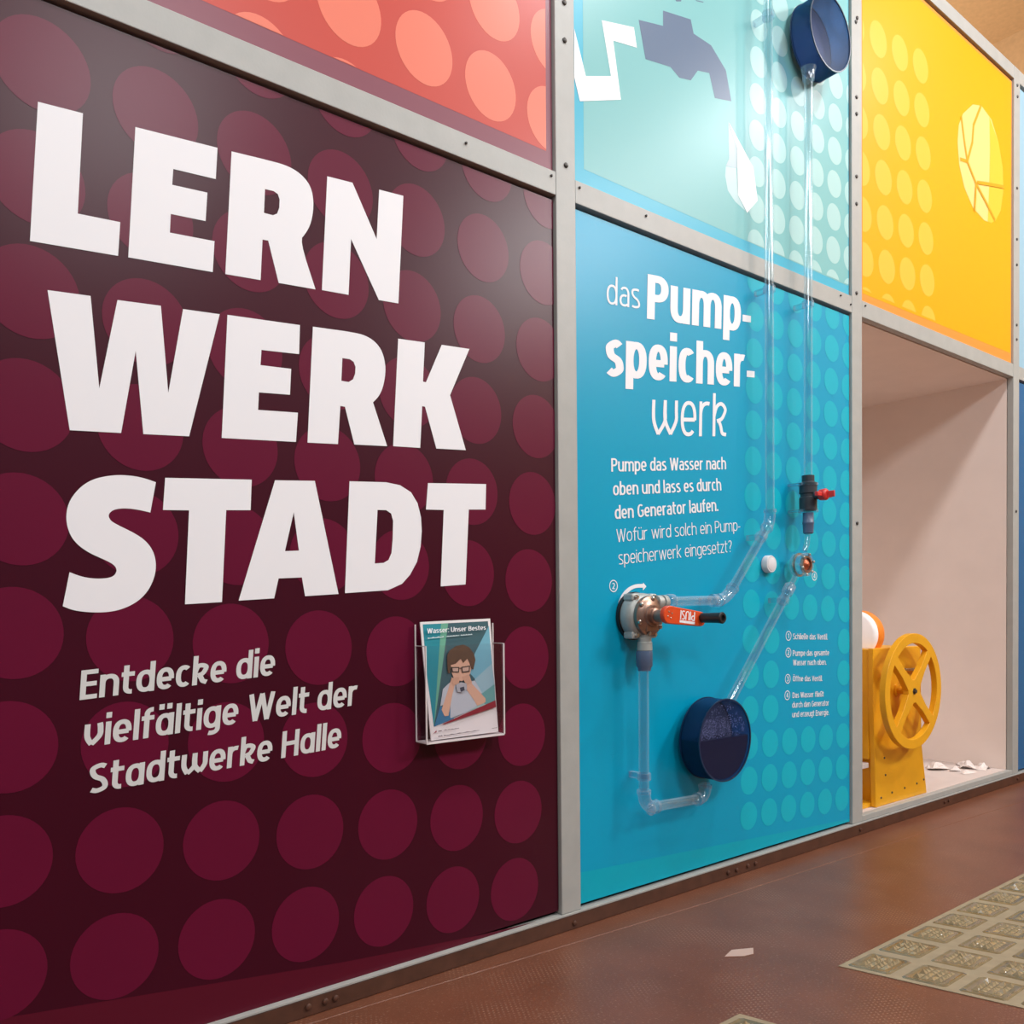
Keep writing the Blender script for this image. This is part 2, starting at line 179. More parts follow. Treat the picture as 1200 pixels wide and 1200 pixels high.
def floor_mat():
    m = mat('red_brown_floor', (0.160, 0.055, 0.028), 0.36, spec=0.5, noise=0.14, nscale=5, bump=0.25, bscale=240)
    nt = m.node_tree; b = nt.nodes['Principled BSDF']; src = b.inputs['Base Color'].links[0].from_socket
    tc = [n for n in nt.nodes if n.type == 'TEX_COORD'][0]
    # worn patches where a fine woven grid shows through
    mp = nt.nodes.new('ShaderNodeMapping'); mp.inputs['Rotation'].default_value = (0, 0, 0.5); mp.inputs['Scale'].default_value = (1, 1, 1)
    nt.links.new(tc.outputs['Object'], mp.inputs[0])
    sx = nt.nodes.new('ShaderNodeSeparateXYZ'); nt.links.new(mp.outputs[0], sx.inputs[0])
    def wave(sock):
        a = nt.nodes.new('ShaderNodeMath'); a.operation = 'MULTIPLY'; a.inputs[1].default_value = 2 * math.pi / 0.012
        nt.links.new(sock, a.inputs[0]); s = nt.nodes.new('ShaderNodeMath'); s.operation = 'SINE'; nt.links.new(a.outputs[0], s.inputs[0])
        g = nt.nodes.new('ShaderNodeMath'); g.operation = 'GREATER_THAN'; g.inputs[1].default_value = 0.45; nt.links.new(s.outputs[0], g.inputs[0]); return g
    mm = nt.nodes.new('ShaderNodeMath'); mm.operation = 'MULTIPLY'
    nt.links.new(wave(sx.outputs[0]).outputs[0], mm.inputs[0]); nt.links.new(wave(sx.outputs[1]).outputs[0], mm.inputs[1])
    n = nt.nodes.new('ShaderNodeTexNoise'); n.inputs['Scale'].default_value = 4.2; n.inputs['Detail'].default_value = 2
    nt.links.new(tc.outputs['Object'], n.inputs['Vector'])
    mr = nt.nodes.new('ShaderNodeMapRange'); mr.inputs[1].default_value = 0.50; mr.inputs[2].default_value = 0.66; mr.inputs[4].default_value = 0.6
    nt.links.new(n.outputs['Fac'], mr.inputs[0])
    m3 = nt.nodes.new('ShaderNodeMath'); m3.operation = 'MULTIPLY'; nt.links.new(mm.outputs[0], m3.inputs[0]); nt.links.new(mr.outputs[0], m3.inputs[1])
    # fine speckle
    n4 = nt.nodes.new('ShaderNodeTexNoise'); n4.inputs['Scale'].default_value = 130; n4.inputs['Detail'].default_value = 2
    nt.links.new(tc.outputs['Object'], n4.inputs['Vector'])
    r4 = nt.nodes.new('ShaderNodeMapRange'); r4.inputs[1].default_value = 0.60; r4.inputs[2].default_value = 0.72; r4.inputs[4].default_value = 0.42
    nt.links.new(n4.outputs['Fac'], r4.inputs[0])
    ad = nt.nodes.new('ShaderNodeMath'); ad.operation = 'ADD'; ad.use_clamp = True
    nt.links.new(m3.outputs[0], ad.inputs[0]); nt.links.new(r4.outputs[0], ad.inputs[1])
    mix = nt.nodes.new('ShaderNodeMix'); mix.data_type = 'RGBA'; mix.inputs['B'].default_value = (0.36, 0.22, 0.15, 1)
    nt.links.new(ad.outputs[0], mix.inputs['Factor']); nt.links.new(src, mix.inputs['A']); nt.links.new(mix.outputs['Result'], b.inputs['Base Color'])
    return m
M['floor'] = floor_mat()

# ------------------------------------------------------------------ building helpers
def obj(name, bm, m, parent=None, smooth=False, bevel=0.0):
    me = bpy.data.meshes.new(name)
    bmesh.ops.recalc_face_normals(bm, faces=bm.faces[:])
    bm.to_mesh(me); bm.free()
    ms = m if isinstance(m, (list, tuple)) else [m]
    for q in ms: me.materials.append(M[q] if isinstance(q, str) else q)
    o = bpy.data.objects.new(name, me); COL.objects.link(o)
    if smooth:
        me.polygons.foreach_set('use_smooth', [True] * len(me.polygons))
        me.set_sharp_from_angle(angle=math.radians(40))
    if bevel:
        b = o.modifiers.new('bevel', 'BEVEL'); b.width = bevel; b.segments = 2; b.limit_method = 'ANGLE'; b.angle_limit = math.radians(40)
    if parent is not None: put(o, parent)
    return o

def put(o, parent):
    o.parent = parent
    l = Vector((0, 0, 0)); q = parent
    while q is not None: l += q.location; q = q.parent
    o.location = o.location - l      # every parent sits unrotated

def thing(name, label, cat, loc=(0, 0, 0), group=None):
    o = bpy.data.objects.new(name, None); COL.objects.link(o); o.location = loc; o.empty_display_size = 0.05
    return tag(o, label, cat, group)

def tag(o, label, cat, group=None, kind=None):
    o['label'] = label; o['category'] = cat
    if group: o['group'] = group
    if kind: o['kind'] = kind
    return o

def struct(name, bm, m, parent=None, **k):
    o = obj(name, bm, m, parent, **k); o['kind'] = 'structure'; return o

def box(bm, x0, x1, y0, y1, z0, z1, mi=0):
    v = [bm.verts.new((x, y, z)) for x in (x0, x1) for y in (y0, y1) for z in (z0, z1)]
    for f in ((0, 1, 3, 2), (4, 6, 7, 5), (0, 4, 5, 1), (2, 3, 7, 6), (0, 2, 6, 4), (1, 5, 7, 3)):
        bm.faces.new([v[i] for i in f]).material_index = mi
    return bm

def bx(*a): return box(bmesh.new(), *a)

def frame_of(d):
    d = d.normalized(); a = Vector((0, 0, 1)) if abs(d.z) < 0.9 else Vector((1, 0, 0))
    s = d.cross(a).normalized(); return s, s.cross(d).normalized()

def lathe(bm, base, axis, prof, n=40, cap0=True, cap1=True):
    """prof = list of (distance along axis, radius)"""
    base = Vector(base); ax = Vector(axis).normalized(); s, t = frame_of(ax); rings = []
    for h, r in prof:
        rings.append([bm.verts.new(base + ax * h + (s * math.cos(2 * math.pi * i / n) + t * math.sin(2 * math.pi * i / n)) * r) for i in range(n)])
    for a, b in zip(rings, rings[1:]):
        for i in range(n): bm.faces.new((a[i], a[(i + 1) % n], b[(i + 1) % n], b[i]))
    if cap0: bm.faces.new(rings[0][::-1])
    if cap1: bm.faces.new(rings[-1])
    return bm

def tube(bm, pts, r, n=20, caps=True):
    pts = [Vector(p) for p in pts]; rings = []; s = None
    for i, p in enumerate(pts):
        d = (pts[min(i + 1, len(pts) - 1)] - pts[max(i - 1, 0)]).normalized()
        if s is None: s, _ = frame_of(d)
        s = (s - d * s.dot(d)).normalized(); t = d.cross(s)
        rings.append([bm.verts.new(p + (s * math.cos(2 * math.pi * k / n) + t * math.sin(2 * math.pi * k / n)) * r) for k in range(n)])
    for a, b in zip(rings, rings[1:]):
        for k in range(n): bm.faces.new((a[k], a[(k + 1) % n], b[(k + 1) % n], b[k]))
    if caps: bm.faces.new(rings[0][::-1]); bm.faces.new(rings[-1])
    return bm

def hollow(bm, a, b, r, wall=0.003, n=24):
    """open pipe between two points, with its wall thickness"""
    a, b = Vector(a), Vector(b); d = b - a
    lathe(bm, a, d, [(0, r - wall), (0, r), (d.length, r), (d.length, r - wall), (0, r - wall)], n, False, False)
    return bm

def bend(p0, p1, p2, n=8):
    p0, p1, p2 = Vector(p0), Vector(p1), Vector(p2)
    return [p0 * (1 - t) ** 2 + p1 * 2 * t * (1 - t) + p2 * t * t for t in [i / n for i in range(n + 1)]]

def flat(bm, loops, y, mi=0):
    """polygon (with holes) on the plane y, coordinates along wall and height"""
    pl = [[Vector((p[0], p[1], 0)) for p in l] for l in loops]
    vs = [bm.verts.new((p.x, y, p.y)) for l in pl for p in l]
    for t in tessellate_polygon(pl):
        try: bm.faces.new([vs[i] for i in t]).material_index = mi
        except ValueError: pass
    return bm

def rounded(l):
    """cut the shallow corners of a traced curve twice, keep the sharp ones"""
    for _ in range(2):
        out = []; n = len(l)
        for i in range(n):
            a, b, c2 = Vector(l[i - 1]), Vector(l[i]), Vector(l[(i + 1) % n])
            u, v = b - a, c2 - b
            ang = abs(u.angle_signed(v)) if u.length > 1e-6 and v.length > 1e-6 else 0
            if 0.06 < ang < math.radians(62) and n > 14: out += [tuple(b - u * 0.25), tuple(b + v * 0.25)]
            else: out.append(tuple(b))
        l = out
    return l

def clip(poly, x0, x1, z0, z1):
    for ax, lim, sg in ((0, x0, 1), (0, x1, -1), (1, z0, 1), (1, z1, -1)):
        out = []
        for i in range(len(poly)):
            a, b = poly[i - 1], poly[i]; da, db = (a[ax] - lim) * sg, (b[ax] - lim) * sg
            if (da >= 0) != (db >= 0):
                t = da / (da - db); out.append((a[0] + (b[0] - a[0]) * t, a[1] + (b[1] - a[1]) * t))
            if db >= 0: out.append(b)
        poly = out
        if len(poly) < 3: return None
    return poly

def dots(bm, H, cells, r, rect, y, mi):
    for i, j in cells:
        p = []
        for k in range(40):
            a = 2 * math.pi * k / 40; u, v = i + r * math.cos(a), j + r * math.sin(a)
            q = [row[0] * u + row[1] * v + row[2] for row in H]; p.append((q[0] / q[2], q[1] / q[2]))
        p = clip(p, *rect)
        if p: bm.faces.new([bm.verts.new((a[0], y, a[1])) for a in p]).material_index = mi

# ------------------------------------------------------------------ drawn lettering (strokes with a pen of width tx, ty; cap height = 1)
STY = dict(  # tx, ty, x-height, letter width factor, gap, single-storey a, looped k, rounded w
    B=(0.165, 0.155, 0.77, 1.08, 0.062, True, True, True), H=(0.205, 0.165, 0.84, 1.06, 0.055, False, False, False),
    das=(0.088, 0.080, 0.74, 0.95, 0.11, False, False, True), W=(0.110, 0.092, 0.84, 1.14, 0.11, True, True, True),
    P=(0.155, 0.125, 0.76, 1.02, 0.060, False, False, False), L=(0.085, 0.078, 0.76, 1.0, 0.080, False, False, False),
    S=(0.135, 0.120, 0.77, 1.0, 0.075, False, False, False))

def se(cx, cy, rx, ry, a0, a1, n=2.35, k=18):
    o = []
    for i in range(k + 1):
        a = math.radians(a0 + (a1 - a0) * i / k); c, s = math.cos(a), math.sin(a)
        o.append((cx + rx * math.copysign(abs(c) ** (2 / n), c), cy + ry * math.copysign(abs(s) ** (2 / n), s)))
    return o

def spline(p, k=6):
    o = []
    for i in range(len(p) - 1):
        a, b, c, d = (Vector(p[max(i - 1, 0)]), Vector(p[i]), Vector(p[i + 1]), Vector(p[min(i + 2, len(p) - 1)]))
        for j in range(k):
            t = j / k
            o.append(tuple(0.5 * (2 * b + (c - a) * t + (2 * a - 5 * b + 4 * c - d) * t * t + (3 * b - a - 3 * c + d) * t ** 3)))
    o.append(tuple(p[-1])); return o

def glyph(ch, st):
    tx, ty, X, wf, gap, sa, lk, rw = STY[st]
    A, Dn = 1.05, -0.25
    l, b = tx / 2, ty / 2; xt = X - b; m = X / 2
    def W(w): return w * wf
    def bowl(w, a0=0, a1=360, x0=None): 
        return se((l + w - l) / 2 if x0 is None else x0, m, (w - tx) / 2, m - b, a0, a1, k=30)
    def ess(w, h):
        q = h / 2; r = w - l
        return spline([(r - 0.015, h - b * 1.7), (w * 0.56, h - b), (l + 0.02, h - b * 1.9), (l, h * 0.72), (w * 0.32, h * 0.56), (w * 0.68, h * 0.44), (r, h * 0.28), (r - 0.02, b * 1.9), (w * 0.44, b), (l * 0.9, b * 1.7)])
    dot = lambda x, y: [(x, y - ty * 0.62), (x, y + ty * 0.62)]
    def arch(x0, x1): return [(x0, X * 0.45)] + se((x0 + x1) / 2, X * 0.58, (x1 - x0) / 2, xt - X * 0.58, 180, 0) + [(x1, 0)]
    if ch == ' ': return 0.16 + gap, []
    base = {'ä': 'a', 'ö': 'o', 'ü': 'u', 'Ö': 'O'}.get(ch)
    if base:
        w, s = glyph(base, st); y = (1.0 if ch == 'Ö' else X) + ty * 0.62 + 0.14; c = w / 2
        return w, s + [dot(c - max(tx * 0.75, w * 0.2), y), dot(c + max(tx * 0.75, w * 0.2), y)]
    if ch in 'bdpqg':
        w = W(0.53); r = w - l; s = [bowl(w)]
        if ch == 'b': s.append([(l, 0), (l, A)])
        if ch == 'd': s.append([(r, 0), (r, A)])
        if ch == 'p': s.append([(l, Dn), (l, X)])
        if ch == 'q': s.append([(r, Dn), (r, X)])
        if ch == 'g': s.append([(r, X)] + [(r, 0)] + se((l + r) / 2, -0.02, (r - l) / 2, -Dn - 0.02 - b, 0, -115))
        return w, s
    if ch == 'a':
        w = W(0.52 if sa else 0.49); r = w - l
        if sa: return w, [bowl(w), [(r, 0), (r, X)]]
        return w, [[(r, 0), (r, X * 0.58)] + se((l + r) / 2, X * 0.58, (r - l) / 2, xt - X * 0.58, 0, 140), se((l + r) / 2, (X * 0.56 + b) / 2, (r - l) / 2, (X * 0.56 - b) / 2, 60, 320, k=24)]
    if ch == 'o': w = W(0.53); return w, [bowl(w)]
    if ch == 'c': w = W(0.45); return w, [se(w / 2 + 0.02, m, w / 2 + 0.02 - l, m - b, 50, 310, k=24)]
    if ch == 'e':
        w = W(0.51); r = w - l; y = X * 0.47
        return w, [[(l, y), (r, y)], se(w / 2, m, (w - tx) / 2, m - b, -4, 312, k=30)]
    if ch == 's': w = W(0.44); return w, [ess(w, X)]
    if ch == 'S': w = W(0.50); return w, [ess(w, 1.0)]
    if ch == 'n': w = W(0.53); return w, [[(l, 0), (l, X)], arch(l, w - l)]
    if ch == 'h': w = W(0.53); return w, [[(l, 0), (l, A)], arch(l, w - l)]
    if ch == 'm': w = W(0.84); return w, [[(l, 0), (l, X)], arch(l, w / 2), arch(w / 2, w - l)]
    if ch == 'u':
        w = W(0.53); r = w - l
        return w, [[(r, 0), (r, X)], [(l, X)] + se(w / 2, X * 0.42, (w - tx) / 2, X * 0.42 - b, 180, 360) + [(r, X * 0.5)]]
    if ch == 'r': w = W(0.36); return w, [[(l, 0), (l, X)], [(l, X * 0.45)] + se(w * 0.75, X * 0.60, w * 0.75 - l, xt - X * 0.60, 180, 75)]
    if ch == 't':
        w = W(0.37); x = w * 0.36
        return w, [[(x, 1.0), (x, X * 0.35)] + se(w * 0.80, X * 0.35, w * 0.80 - x, X * 0.35 - b, 180, 275), [(0, xt), (w, xt)]]
    if ch == 'f':
        w = W(0.36); x = w * 0.42
        return w, [[(x, 0), (x, A * 0.78)] + se(w * 0.88, A * 0.78, w * 0.88 - x, A * 0.22 - b, 180, 88), [(0, xt), (w, xt)]]
    if ch == 'l': return tx, [[(l, 0), (l, A)]]
    if ch == 'i': return tx, [[(l, 0), (l, X)], dot(l, X + ty * 0.62 + 0.12)]
    if ch == 'k':
        w = W(0.50); r = w - l
        if lk:
            d = r - l
            return w, [[(l, 0), (l, A)], spline([(l, X * 0.58), (l + 0.22 * d, X * 0.86), (l + 0.62 * d, xt), (r - 0.04 * d, X * 0.80), (r - 0.16 * d, X * 0.62), (l + 0.62 * d, X * 0.50), (l + 0.25 * d, X * 0.44)]),
                       spline([(l + 0.38 * d, X * 0.47), (l + 0.58 * d, X * 0.30), (l + 0.72 * d, b * 1.7), (r + 0.03, b * 0.9)])]
        return w, [[(l, 0), (l, A)], [(l, X * 0.42), (r, X)], [(l + (r - l) * 0.25, X * 0.55), (r, 0)]]
    if ch == 'v':
        w = W(0.50)
        if rw: return w, [spline([(l, X), (l + 0.01, X * 0.45), (w * 0.42, b * 1.1)]), spline([(w * 0.40, b * 1.1), (w - l * 1.2, X * 0.45), (w - l, X * 0.78), (w - l * 1.3, X)])]
        return w, [[(l, X), (w / 2, 0)], [(w / 2, 0), (w - l, X)]]
    if ch == 'w':
        w = W(0.80)
        if rw:
            c = w / 2
            return w, [spline([(l, X), (l + 0.008, X * 0.45), (w * 0.25, b * 1.1)]), spline([(w * 0.24, b * 1.1), (c - 0.01, X * 0.40), (c, X * 0.7), (c, X)]),
                       spline([(c, X), (c + 0.008, X * 0.45), (w * 0.73, b * 1.1)]), spline([(w * 0.72, b * 1.1), (w - l * 1.1, X * 0.42), (w - l, X * 0.72), (w - l, X)])]
        p = [(l, X), (w * 0.28, 0), (w / 2, X), (w * 0.72, 0), (w - l, X)]; return w, [[p[i], p[i + 1]] for i in range(4)]
    if ch == 'z': w = W(0.42); return w, [[(0.02, xt), (w - 0.02, xt)], [(w - l, xt), (l, b)], [(0.01, b), (w, b)]]
    if ch == 'ß':
        w = W(0.54); r = w - l
        return w, [[(l, 0), (l, A * 0.72)] + se((l + r) / 2, A * 0.72, (r - l) / 2, A * 0.28 - b, 180, 0) + [(r - 0.02, X * 0.75), (w * 0.58, X * 0.6)] + spline([(w * 0.62, X * 0.52), (r, X * 0.26), (w * 0.6, b), (w * 0.42, b)])]
    if ch == 'E': w = W(0.46); return w, [[(l, 0), (l, 1)], [(l, 1 - b), (w, 1 - b)], [(l, 0.52), (w * 0.94, 0.52)], [(l, b), (w, b)]]
    if ch == 'P': w = W(0.54); r = w - l; return w, [[(l, 0), (l, 1)], [(l, 1 - b), (w * 0.45, 1 - b)] + se(w * 0.45, 0.70, r - w * 0.45, 0.30 - b, 90, -90) + [(l, 0.40 + b)]]
    if ch == 'B':
        w = W(0.56); r = w - l
        return w, [[(l, 0), (l, 1)], [(l, 1 - b), (w * 0.5, 1 - b)] + se(w * 0.5, 0.77, r * 0.93 - w * 0.5, 0.23 - b, 90, -90) + [(l, 0.54)], [(l, 0.54), (w * 0.5, 0.54)] + se(w * 0.5, 0.27 + b / 2, r - w * 0.5, 0.27 - b / 2, 90, -90) + [(l, b)]]
    if ch == 'D': w = W(0.60); r = w - l; return w, [[(l, 0), (l, 1)], [(l, 1 - b), (w * 0.42, 1 - b)] + se(w * 0.42, 0.5, r - w * 0.42, 0.5 - b, 90, -90) + [(l, b)]]
    if ch == 'H': w = W(0.60); return w, [[(l, 0), (l, 1)], [(w - l, 0), (w - l, 1)], [(l, 0.52), (w - l, 0.52)]]
    if ch == 'U': w = W(0.60); return w, [[(l, 1), (l, 0.36)] + se(w / 2, 0.36, (w - tx) / 2, 0.36 - b, 180, 360) + [(w - l, 1)]]
    if ch == 'O': w = W(0.64); return w, [se(w / 2, 0.5, (w - tx) / 2, 0.5 - b, 0, 360, k=34)]
    if ch == 'G': w = W(0.60); return w, [se(w / 2 + 0.02, 0.5, w / 2 - l, 0.5 - b, 52, 312, k=28), [(w - l, 0.12), (w - l, 0.5)], [(w * 0.58, 0.5), (w, 0.5)]]
    if ch == 'V': w = W(0.58); return w, [[(l, 1), (w / 2, 0)], [(w / 2, 0), (w - l, 1)]]
    if ch == 'W':
        w = W(0.88); p = [(l, 1), (w * 0.28, 0), (w / 2, 0.98), (w * 0.72, 0), (w - l, 1)]; return w, [[p[i], p[i + 1]] for i in range(4)]
    if ch == 'I': return tx, [[(l, 0), (l, 1)]]
    if ch == '-': w = W(0.26); return w, [[(0, X * 0.42), (w, X * 0.42)]]
    if ch == '.': return tx, [[(l, 0), (l, ty * 1.15)]]
    if ch == ':': return tx, [[(l, 0), (l, ty * 1.2)], [(l, X - ty * 1.2), (l, X)]]
    if ch == '?': w = W(0.42); return w, [se(w / 2, 0.74, (w - tx) / 2, 0.26 - b, 160, -50) + [(w / 2, 0.42), (w / 2, 0.27)], [(w / 2, 0), (w / 2, ty * 1.2)]]
    if ch == '1': w = W(0.30); return w, [[(w - l, 0), (w - l, 1)], [(w - l, 1 - b), (0.0, 0.74)]]
    if ch == '2': w = W(0.48); return w, [se(w / 2, 0.70, (w - tx) / 2, 0.30 - b, 160, -30) + [(l, b)], [(0.01, b), (w, b)]]
    if ch == '3': w = W(0.48); return w, [se(w * 0.46, 0.755, w * 0.52 - l, 0.245 - b, 150, -90), se(w * 0.46, 0.27, w * 0.54 - l, 0.27 - b, 90, -150)]
    if ch == '4': w = W(0.52); return w, [[(w * 0.72, 0), (w * 0.72, 1)], [(w * 0.66, 1), (l * 0.6, 0.30)], [(0, 0.28), (w, 0.28)]]
    raise KeyError(ch)

def write(text, st, put_pt, bm, mi=0):
    """text as stroke ribbons; put_pt maps (0..1 along the line, cap heights) to a point"""
    tx, ty = STY[st][0], STY[st][1]; gap = STY[st][4]; x = 0; runs = []
    for ch in text:
        gw, ss = glyph(ch, st); runs.append((x, ss)); x += gw + gap
    total = x - gap
    for x0, ss in runs:
        gv, gf = [], []
        for s in ss:
            q = []
            for p in s:
                v = Vector((p[0] / tx, p[1] / ty))
                if not q or (v - q[-1]).length > 1e-4: q.append(v)
            if len(q) < 2: continue
            closed = (q[0] - q[-1]).length < 1e-3
            L, R = [], []
            for i, v in enumerate(q):
                a = q[i - 1] if i > 0 else (q[-2] if closed else q[0]); c = q[i + 1] if i < len(q) - 1 else (q[1] if closed else q[-1])
                d1 = (v - a).normalized() if (v - a).length > 0 else (c - v).normalized()
                d2 = (c - v).normalized() if (c - v).length > 0 else d1
                d = (d1 + d2)
                d = d.normalized() if d.length > 1e-3 else d1
                n = Vector((-d.y, d.x)) * (0.5 / max(0.55, d.dot(d1)))
                L.append(v + n); R.append(v - n)
            for side in (L, R):                            # no folds on the inside of tight bends
                for i in range(1, len(q)):
                    if (side[i] - side[i - 1]).dot(q[i] - q[i - 1]) < 0: side[i] = side[i - 1].copy()
            k0 = len(gv); n_ = len(q)
            gv += [Vector((x0 + v.x * tx, v.y * ty)) for v in L] + [Vector((x0 + v.x * tx, v.y * ty)) for v in R]
            gf += [(k0 + i, k0 + n_ + i, k0 + n_ + i + 1, k0 + i + 1) for i in range(n_ - 1)]
        if not gf: continue
        r = delaunay_2d_cdt(gv, [], gf, 0, 1e-5)          # one clean outline per letter
        vs = [bm.verts.new(put_pt(v.x / total, v.y)) for v in r[0]]
        for f, src in zip(r[2], r[5]):
            if src: bm.faces.new([vs[i] for i in f]).material_index = mi
    return bm

def quad_map(BL, BR, TR, TL, y):
    def f(s, t):
        return tuple((1 - s) * (1 - t) * BL[k] + s * (1 - t) * BR[k] + s * t * TR[k] + (1 - s) * t * TL[k] for k in (0, 1))
    return lambda s, t: (f(s, t)[0], y, f(s, t)[1])

# ================================================================== SETTING
YF, YP = 0.0, 0.012          # front of the steel frame, front of the printed panels
struct('floor', bx(-9, 6.9, -12, 3.4, -0.1, 0.0), 'floor')
struct('ceiling', bx(-9, 6.9, -12, 3.4, 5.2, 5.3), 'plaster')
struct('wall_right', bx(6.9, 7.05, -12, 3.4, -0.1, 5.3), 'plaster')
struct('wall_back', bx(-9, 7.05, 3.4, 3.55, -0.1, 5.3), 'plaster')
# wall of the niche behind the open bay
struct('wall_niche_right', bx(5.135, 5.17, 0.035, 1.25, 0.0, 2.30), 'niche')
struct('wall_niche_left', bx(3.50, 3.534, 0.035, 1.25, 0.0, 2.30), 'niche')
struct('wall_niche_back', bx(3.50, 5.17, 1.25, 1.28, 0.0, 2.30), 'niche')
struct('ceiling_niche', bx(3.534, 5.135, 0.035, 1.25, 2.254, 2.29), 'niche')
struct('floor_niche', bx(3.534, 5.135, 0.0305, 1.25, 0.0, 0.0795), 'niche_floor')
# brown kick strip with its bolts
kick = struct('baseboard_display', bx(-0.6, 6.9, -0.004, 0.03, 0.0, 0.047), 'brown_steel', bevel=0.003)
for x, z in ((0.907, 0.026), (0.953, 0.026), (0.981, 0.026), (1.802, 0.02), (2.575, 0.022), (2.626, 0.022), (2.694, 0.024), (2.743, 0.024), (3.507, 0.024), (4.306, 0.026), (4.35, 0.026), (5.19, 0.024)):
    b = obj('bolt', lathe(bmesh.new(), (x, -0.004, z), (0, -1, 0), [(0, 0.008), (0.005, 0.008), (0.007, 0.005)], 10), 'brown_steel', kick, True)
struct('trim_1', bx(-0.6, 6.9, -0.006, 0.03, 0.0472, 0.0535), 'steel', bevel=0.001)
# low ridge in the floor along the wall
bm = bmesh.new(); pts = [(-0.6, 0.03), (0.978, -0.041), (1.222, -0.053), (2.318, -0.117), (3.2, -0.144), (3.885, -0.168), (6.8, -0.29)]
tube(bm, [(x, y, -0.0035) for x, y in pts], 0.005, 10); struct('trim_2', bm, 'floor')

# ================================================================== STEEL FRAME
fr = thing('steel_frame', 'grey painted steel grid frame holding the coloured wall panels', 'frame', (0, 0, 0.054))
posts = [(0.055, 0.135), (1.755, 1.835), (3.452, 3.534), (5.135, 5.212), (6.80, 6.88)]
for a, b in posts:
    obj('post', bx(a, b, YF, 0.032, 0.0545, 3.955), 'steel', fr, bevel=0.002)
for (_, a), (b, _) in zip(posts, posts[1:]):
    obj('beam', bx(a + 0.0005, b - 0.0005, YF + 0.0006, 0.032, 2.2579, 2.3289), 'steel', fr, bevel=0.002)
    obj('top_beam', bx(a + 0.0005, b - 0.0005, YF + 0.0006, 0.032, 3.885, 3.955), 'steel', fr, bevel=0.002)
obj('sill', bx(3.5345, 5.1345, YF, 0.030, 0.0545, 0.0795), 'steel', fr, bevel=0.002)
def screw(x, z, r=0.008):
    obj('screw', lathe(bmesh.new(), (x, YF, z), (0, -1, 0), [(0, r), (0.003, r), (0.0055, r * 0.6)], 12), 'screw', fr, True)
for x, z in ((1.794, 2.851), (1.794, 2.737), (1.7955, 2.36), (3.489, 3.183), (3.489, 3.112), (3.488, 2.846), (3.488, 2.7295), (3.487, 2.349), (3.494, 3.52), (3.484, 3.50), (5.172, 3.86), (5.176, 3.80), (5.172, 3.30), (5.172, 3.02), (5.172, 2.88), (5.172, 2.55), (5.172, 2.47), (5.17, 1.52), (3.49, 1.36)):
    screw(x, z)
for x, z in ((1.4183, 2.302), (1.7357, 2.31), (1.8523, 2.309), (2.156, 2.307), (3.36, 2.31), (3.56, 2.31), (3.44, 2.29)):
    screw(x, z, 0.004)

# ================================================================== PRINTED PANELS
def panel(name, label, x0, x1, z0, z1, mats, faces=(), group=None):
    """board with its print: faces = (material index, layer, loops)"""
    bm = bmesh.new(); box(bm, x0, x1, YP, 0.03, z0, z1, 0)
    for mi, lay, loops in faces: flat(bm, loops, YP - 0.0003 * lay, mi)
    return bm
G = 0.009   # shadow gap between panel and frame
GZ = 0.012
# black backing behind the gaps
struct('wall_display', bx(-0.6, 3.46, 0.0325, 0.05, 0.0, 3.95), 'dark_gap')
bk = struct('wall_display_upper', bx(3.46, 6.9, 0.0325, 0.05, 2.30, 3.95), 'dark_gap')
struct('wall_display_right', bx(5.1705, 6.9, 0.0325, 0.05, 0.0, 2.2995), 'dark_gap')

struct('wall_left', bx(-0.6, 0.0545, 0.0, 0.0322, 0.0545, 3.95), 'steel')
x0, x1 = 0.135 + 0.004, 1.755 - 0.004
# burgundy
rect = (x0, x1, 0.066, 2.2579 - GZ)
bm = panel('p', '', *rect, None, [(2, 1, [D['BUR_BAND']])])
dots(bm, D['H_BUR'], [(i, j) for i in range(-1, 8) for j in range(0, 11)], 0.405, rect, YP - 0.0006, 1)
bur = thing('wall_panel', 'tall burgundy panel with big white LERN WERK STADT lettering', 'panel', (0.945, YP, 0.066))
obj('printed_board', bm, ['burgundy', 'burgundy_dot', 'burgundy_band'], bur)
for word, ls in D['BIG'].items():
    bm = bmesh.new()
    for loops in ls: flat(bm, [rounded(l) for l in loops], YP - 0.0012)
    obj('headline', bm, 'white', bur)
for t, st, BL, BR, TR, TL in D['TEXT'][:3]:
    obj('subtitle', write(t, st, quad_map(BL, BR, TR, TL, YP - 0.0012), bmesh.new()), 'grey_white', bur)
# red
rect = (x0, x1, 2.3289 + 0.006, 3.885 - GZ)
RIN = [(0.15, 2.388), (1.7261, 2.3858), (1.735, 3.86), (0.15, 3.86)]
bm = panel('p', '', *rect, None, [(1, 1, [RIN])])
dots(bm, D['H_BUR'], [(i, j) for i in range(-1, 8) for j in range(9, 18)], 0.405, (0.15, 1.7265, 2.388, 3.86), YP - 0.0006, 2)
tag(obj('wall_panel', bm, ['red_edge', 'red', 'red_dot']), 'coral red dotted panel above the burgundy panel', 'panel')
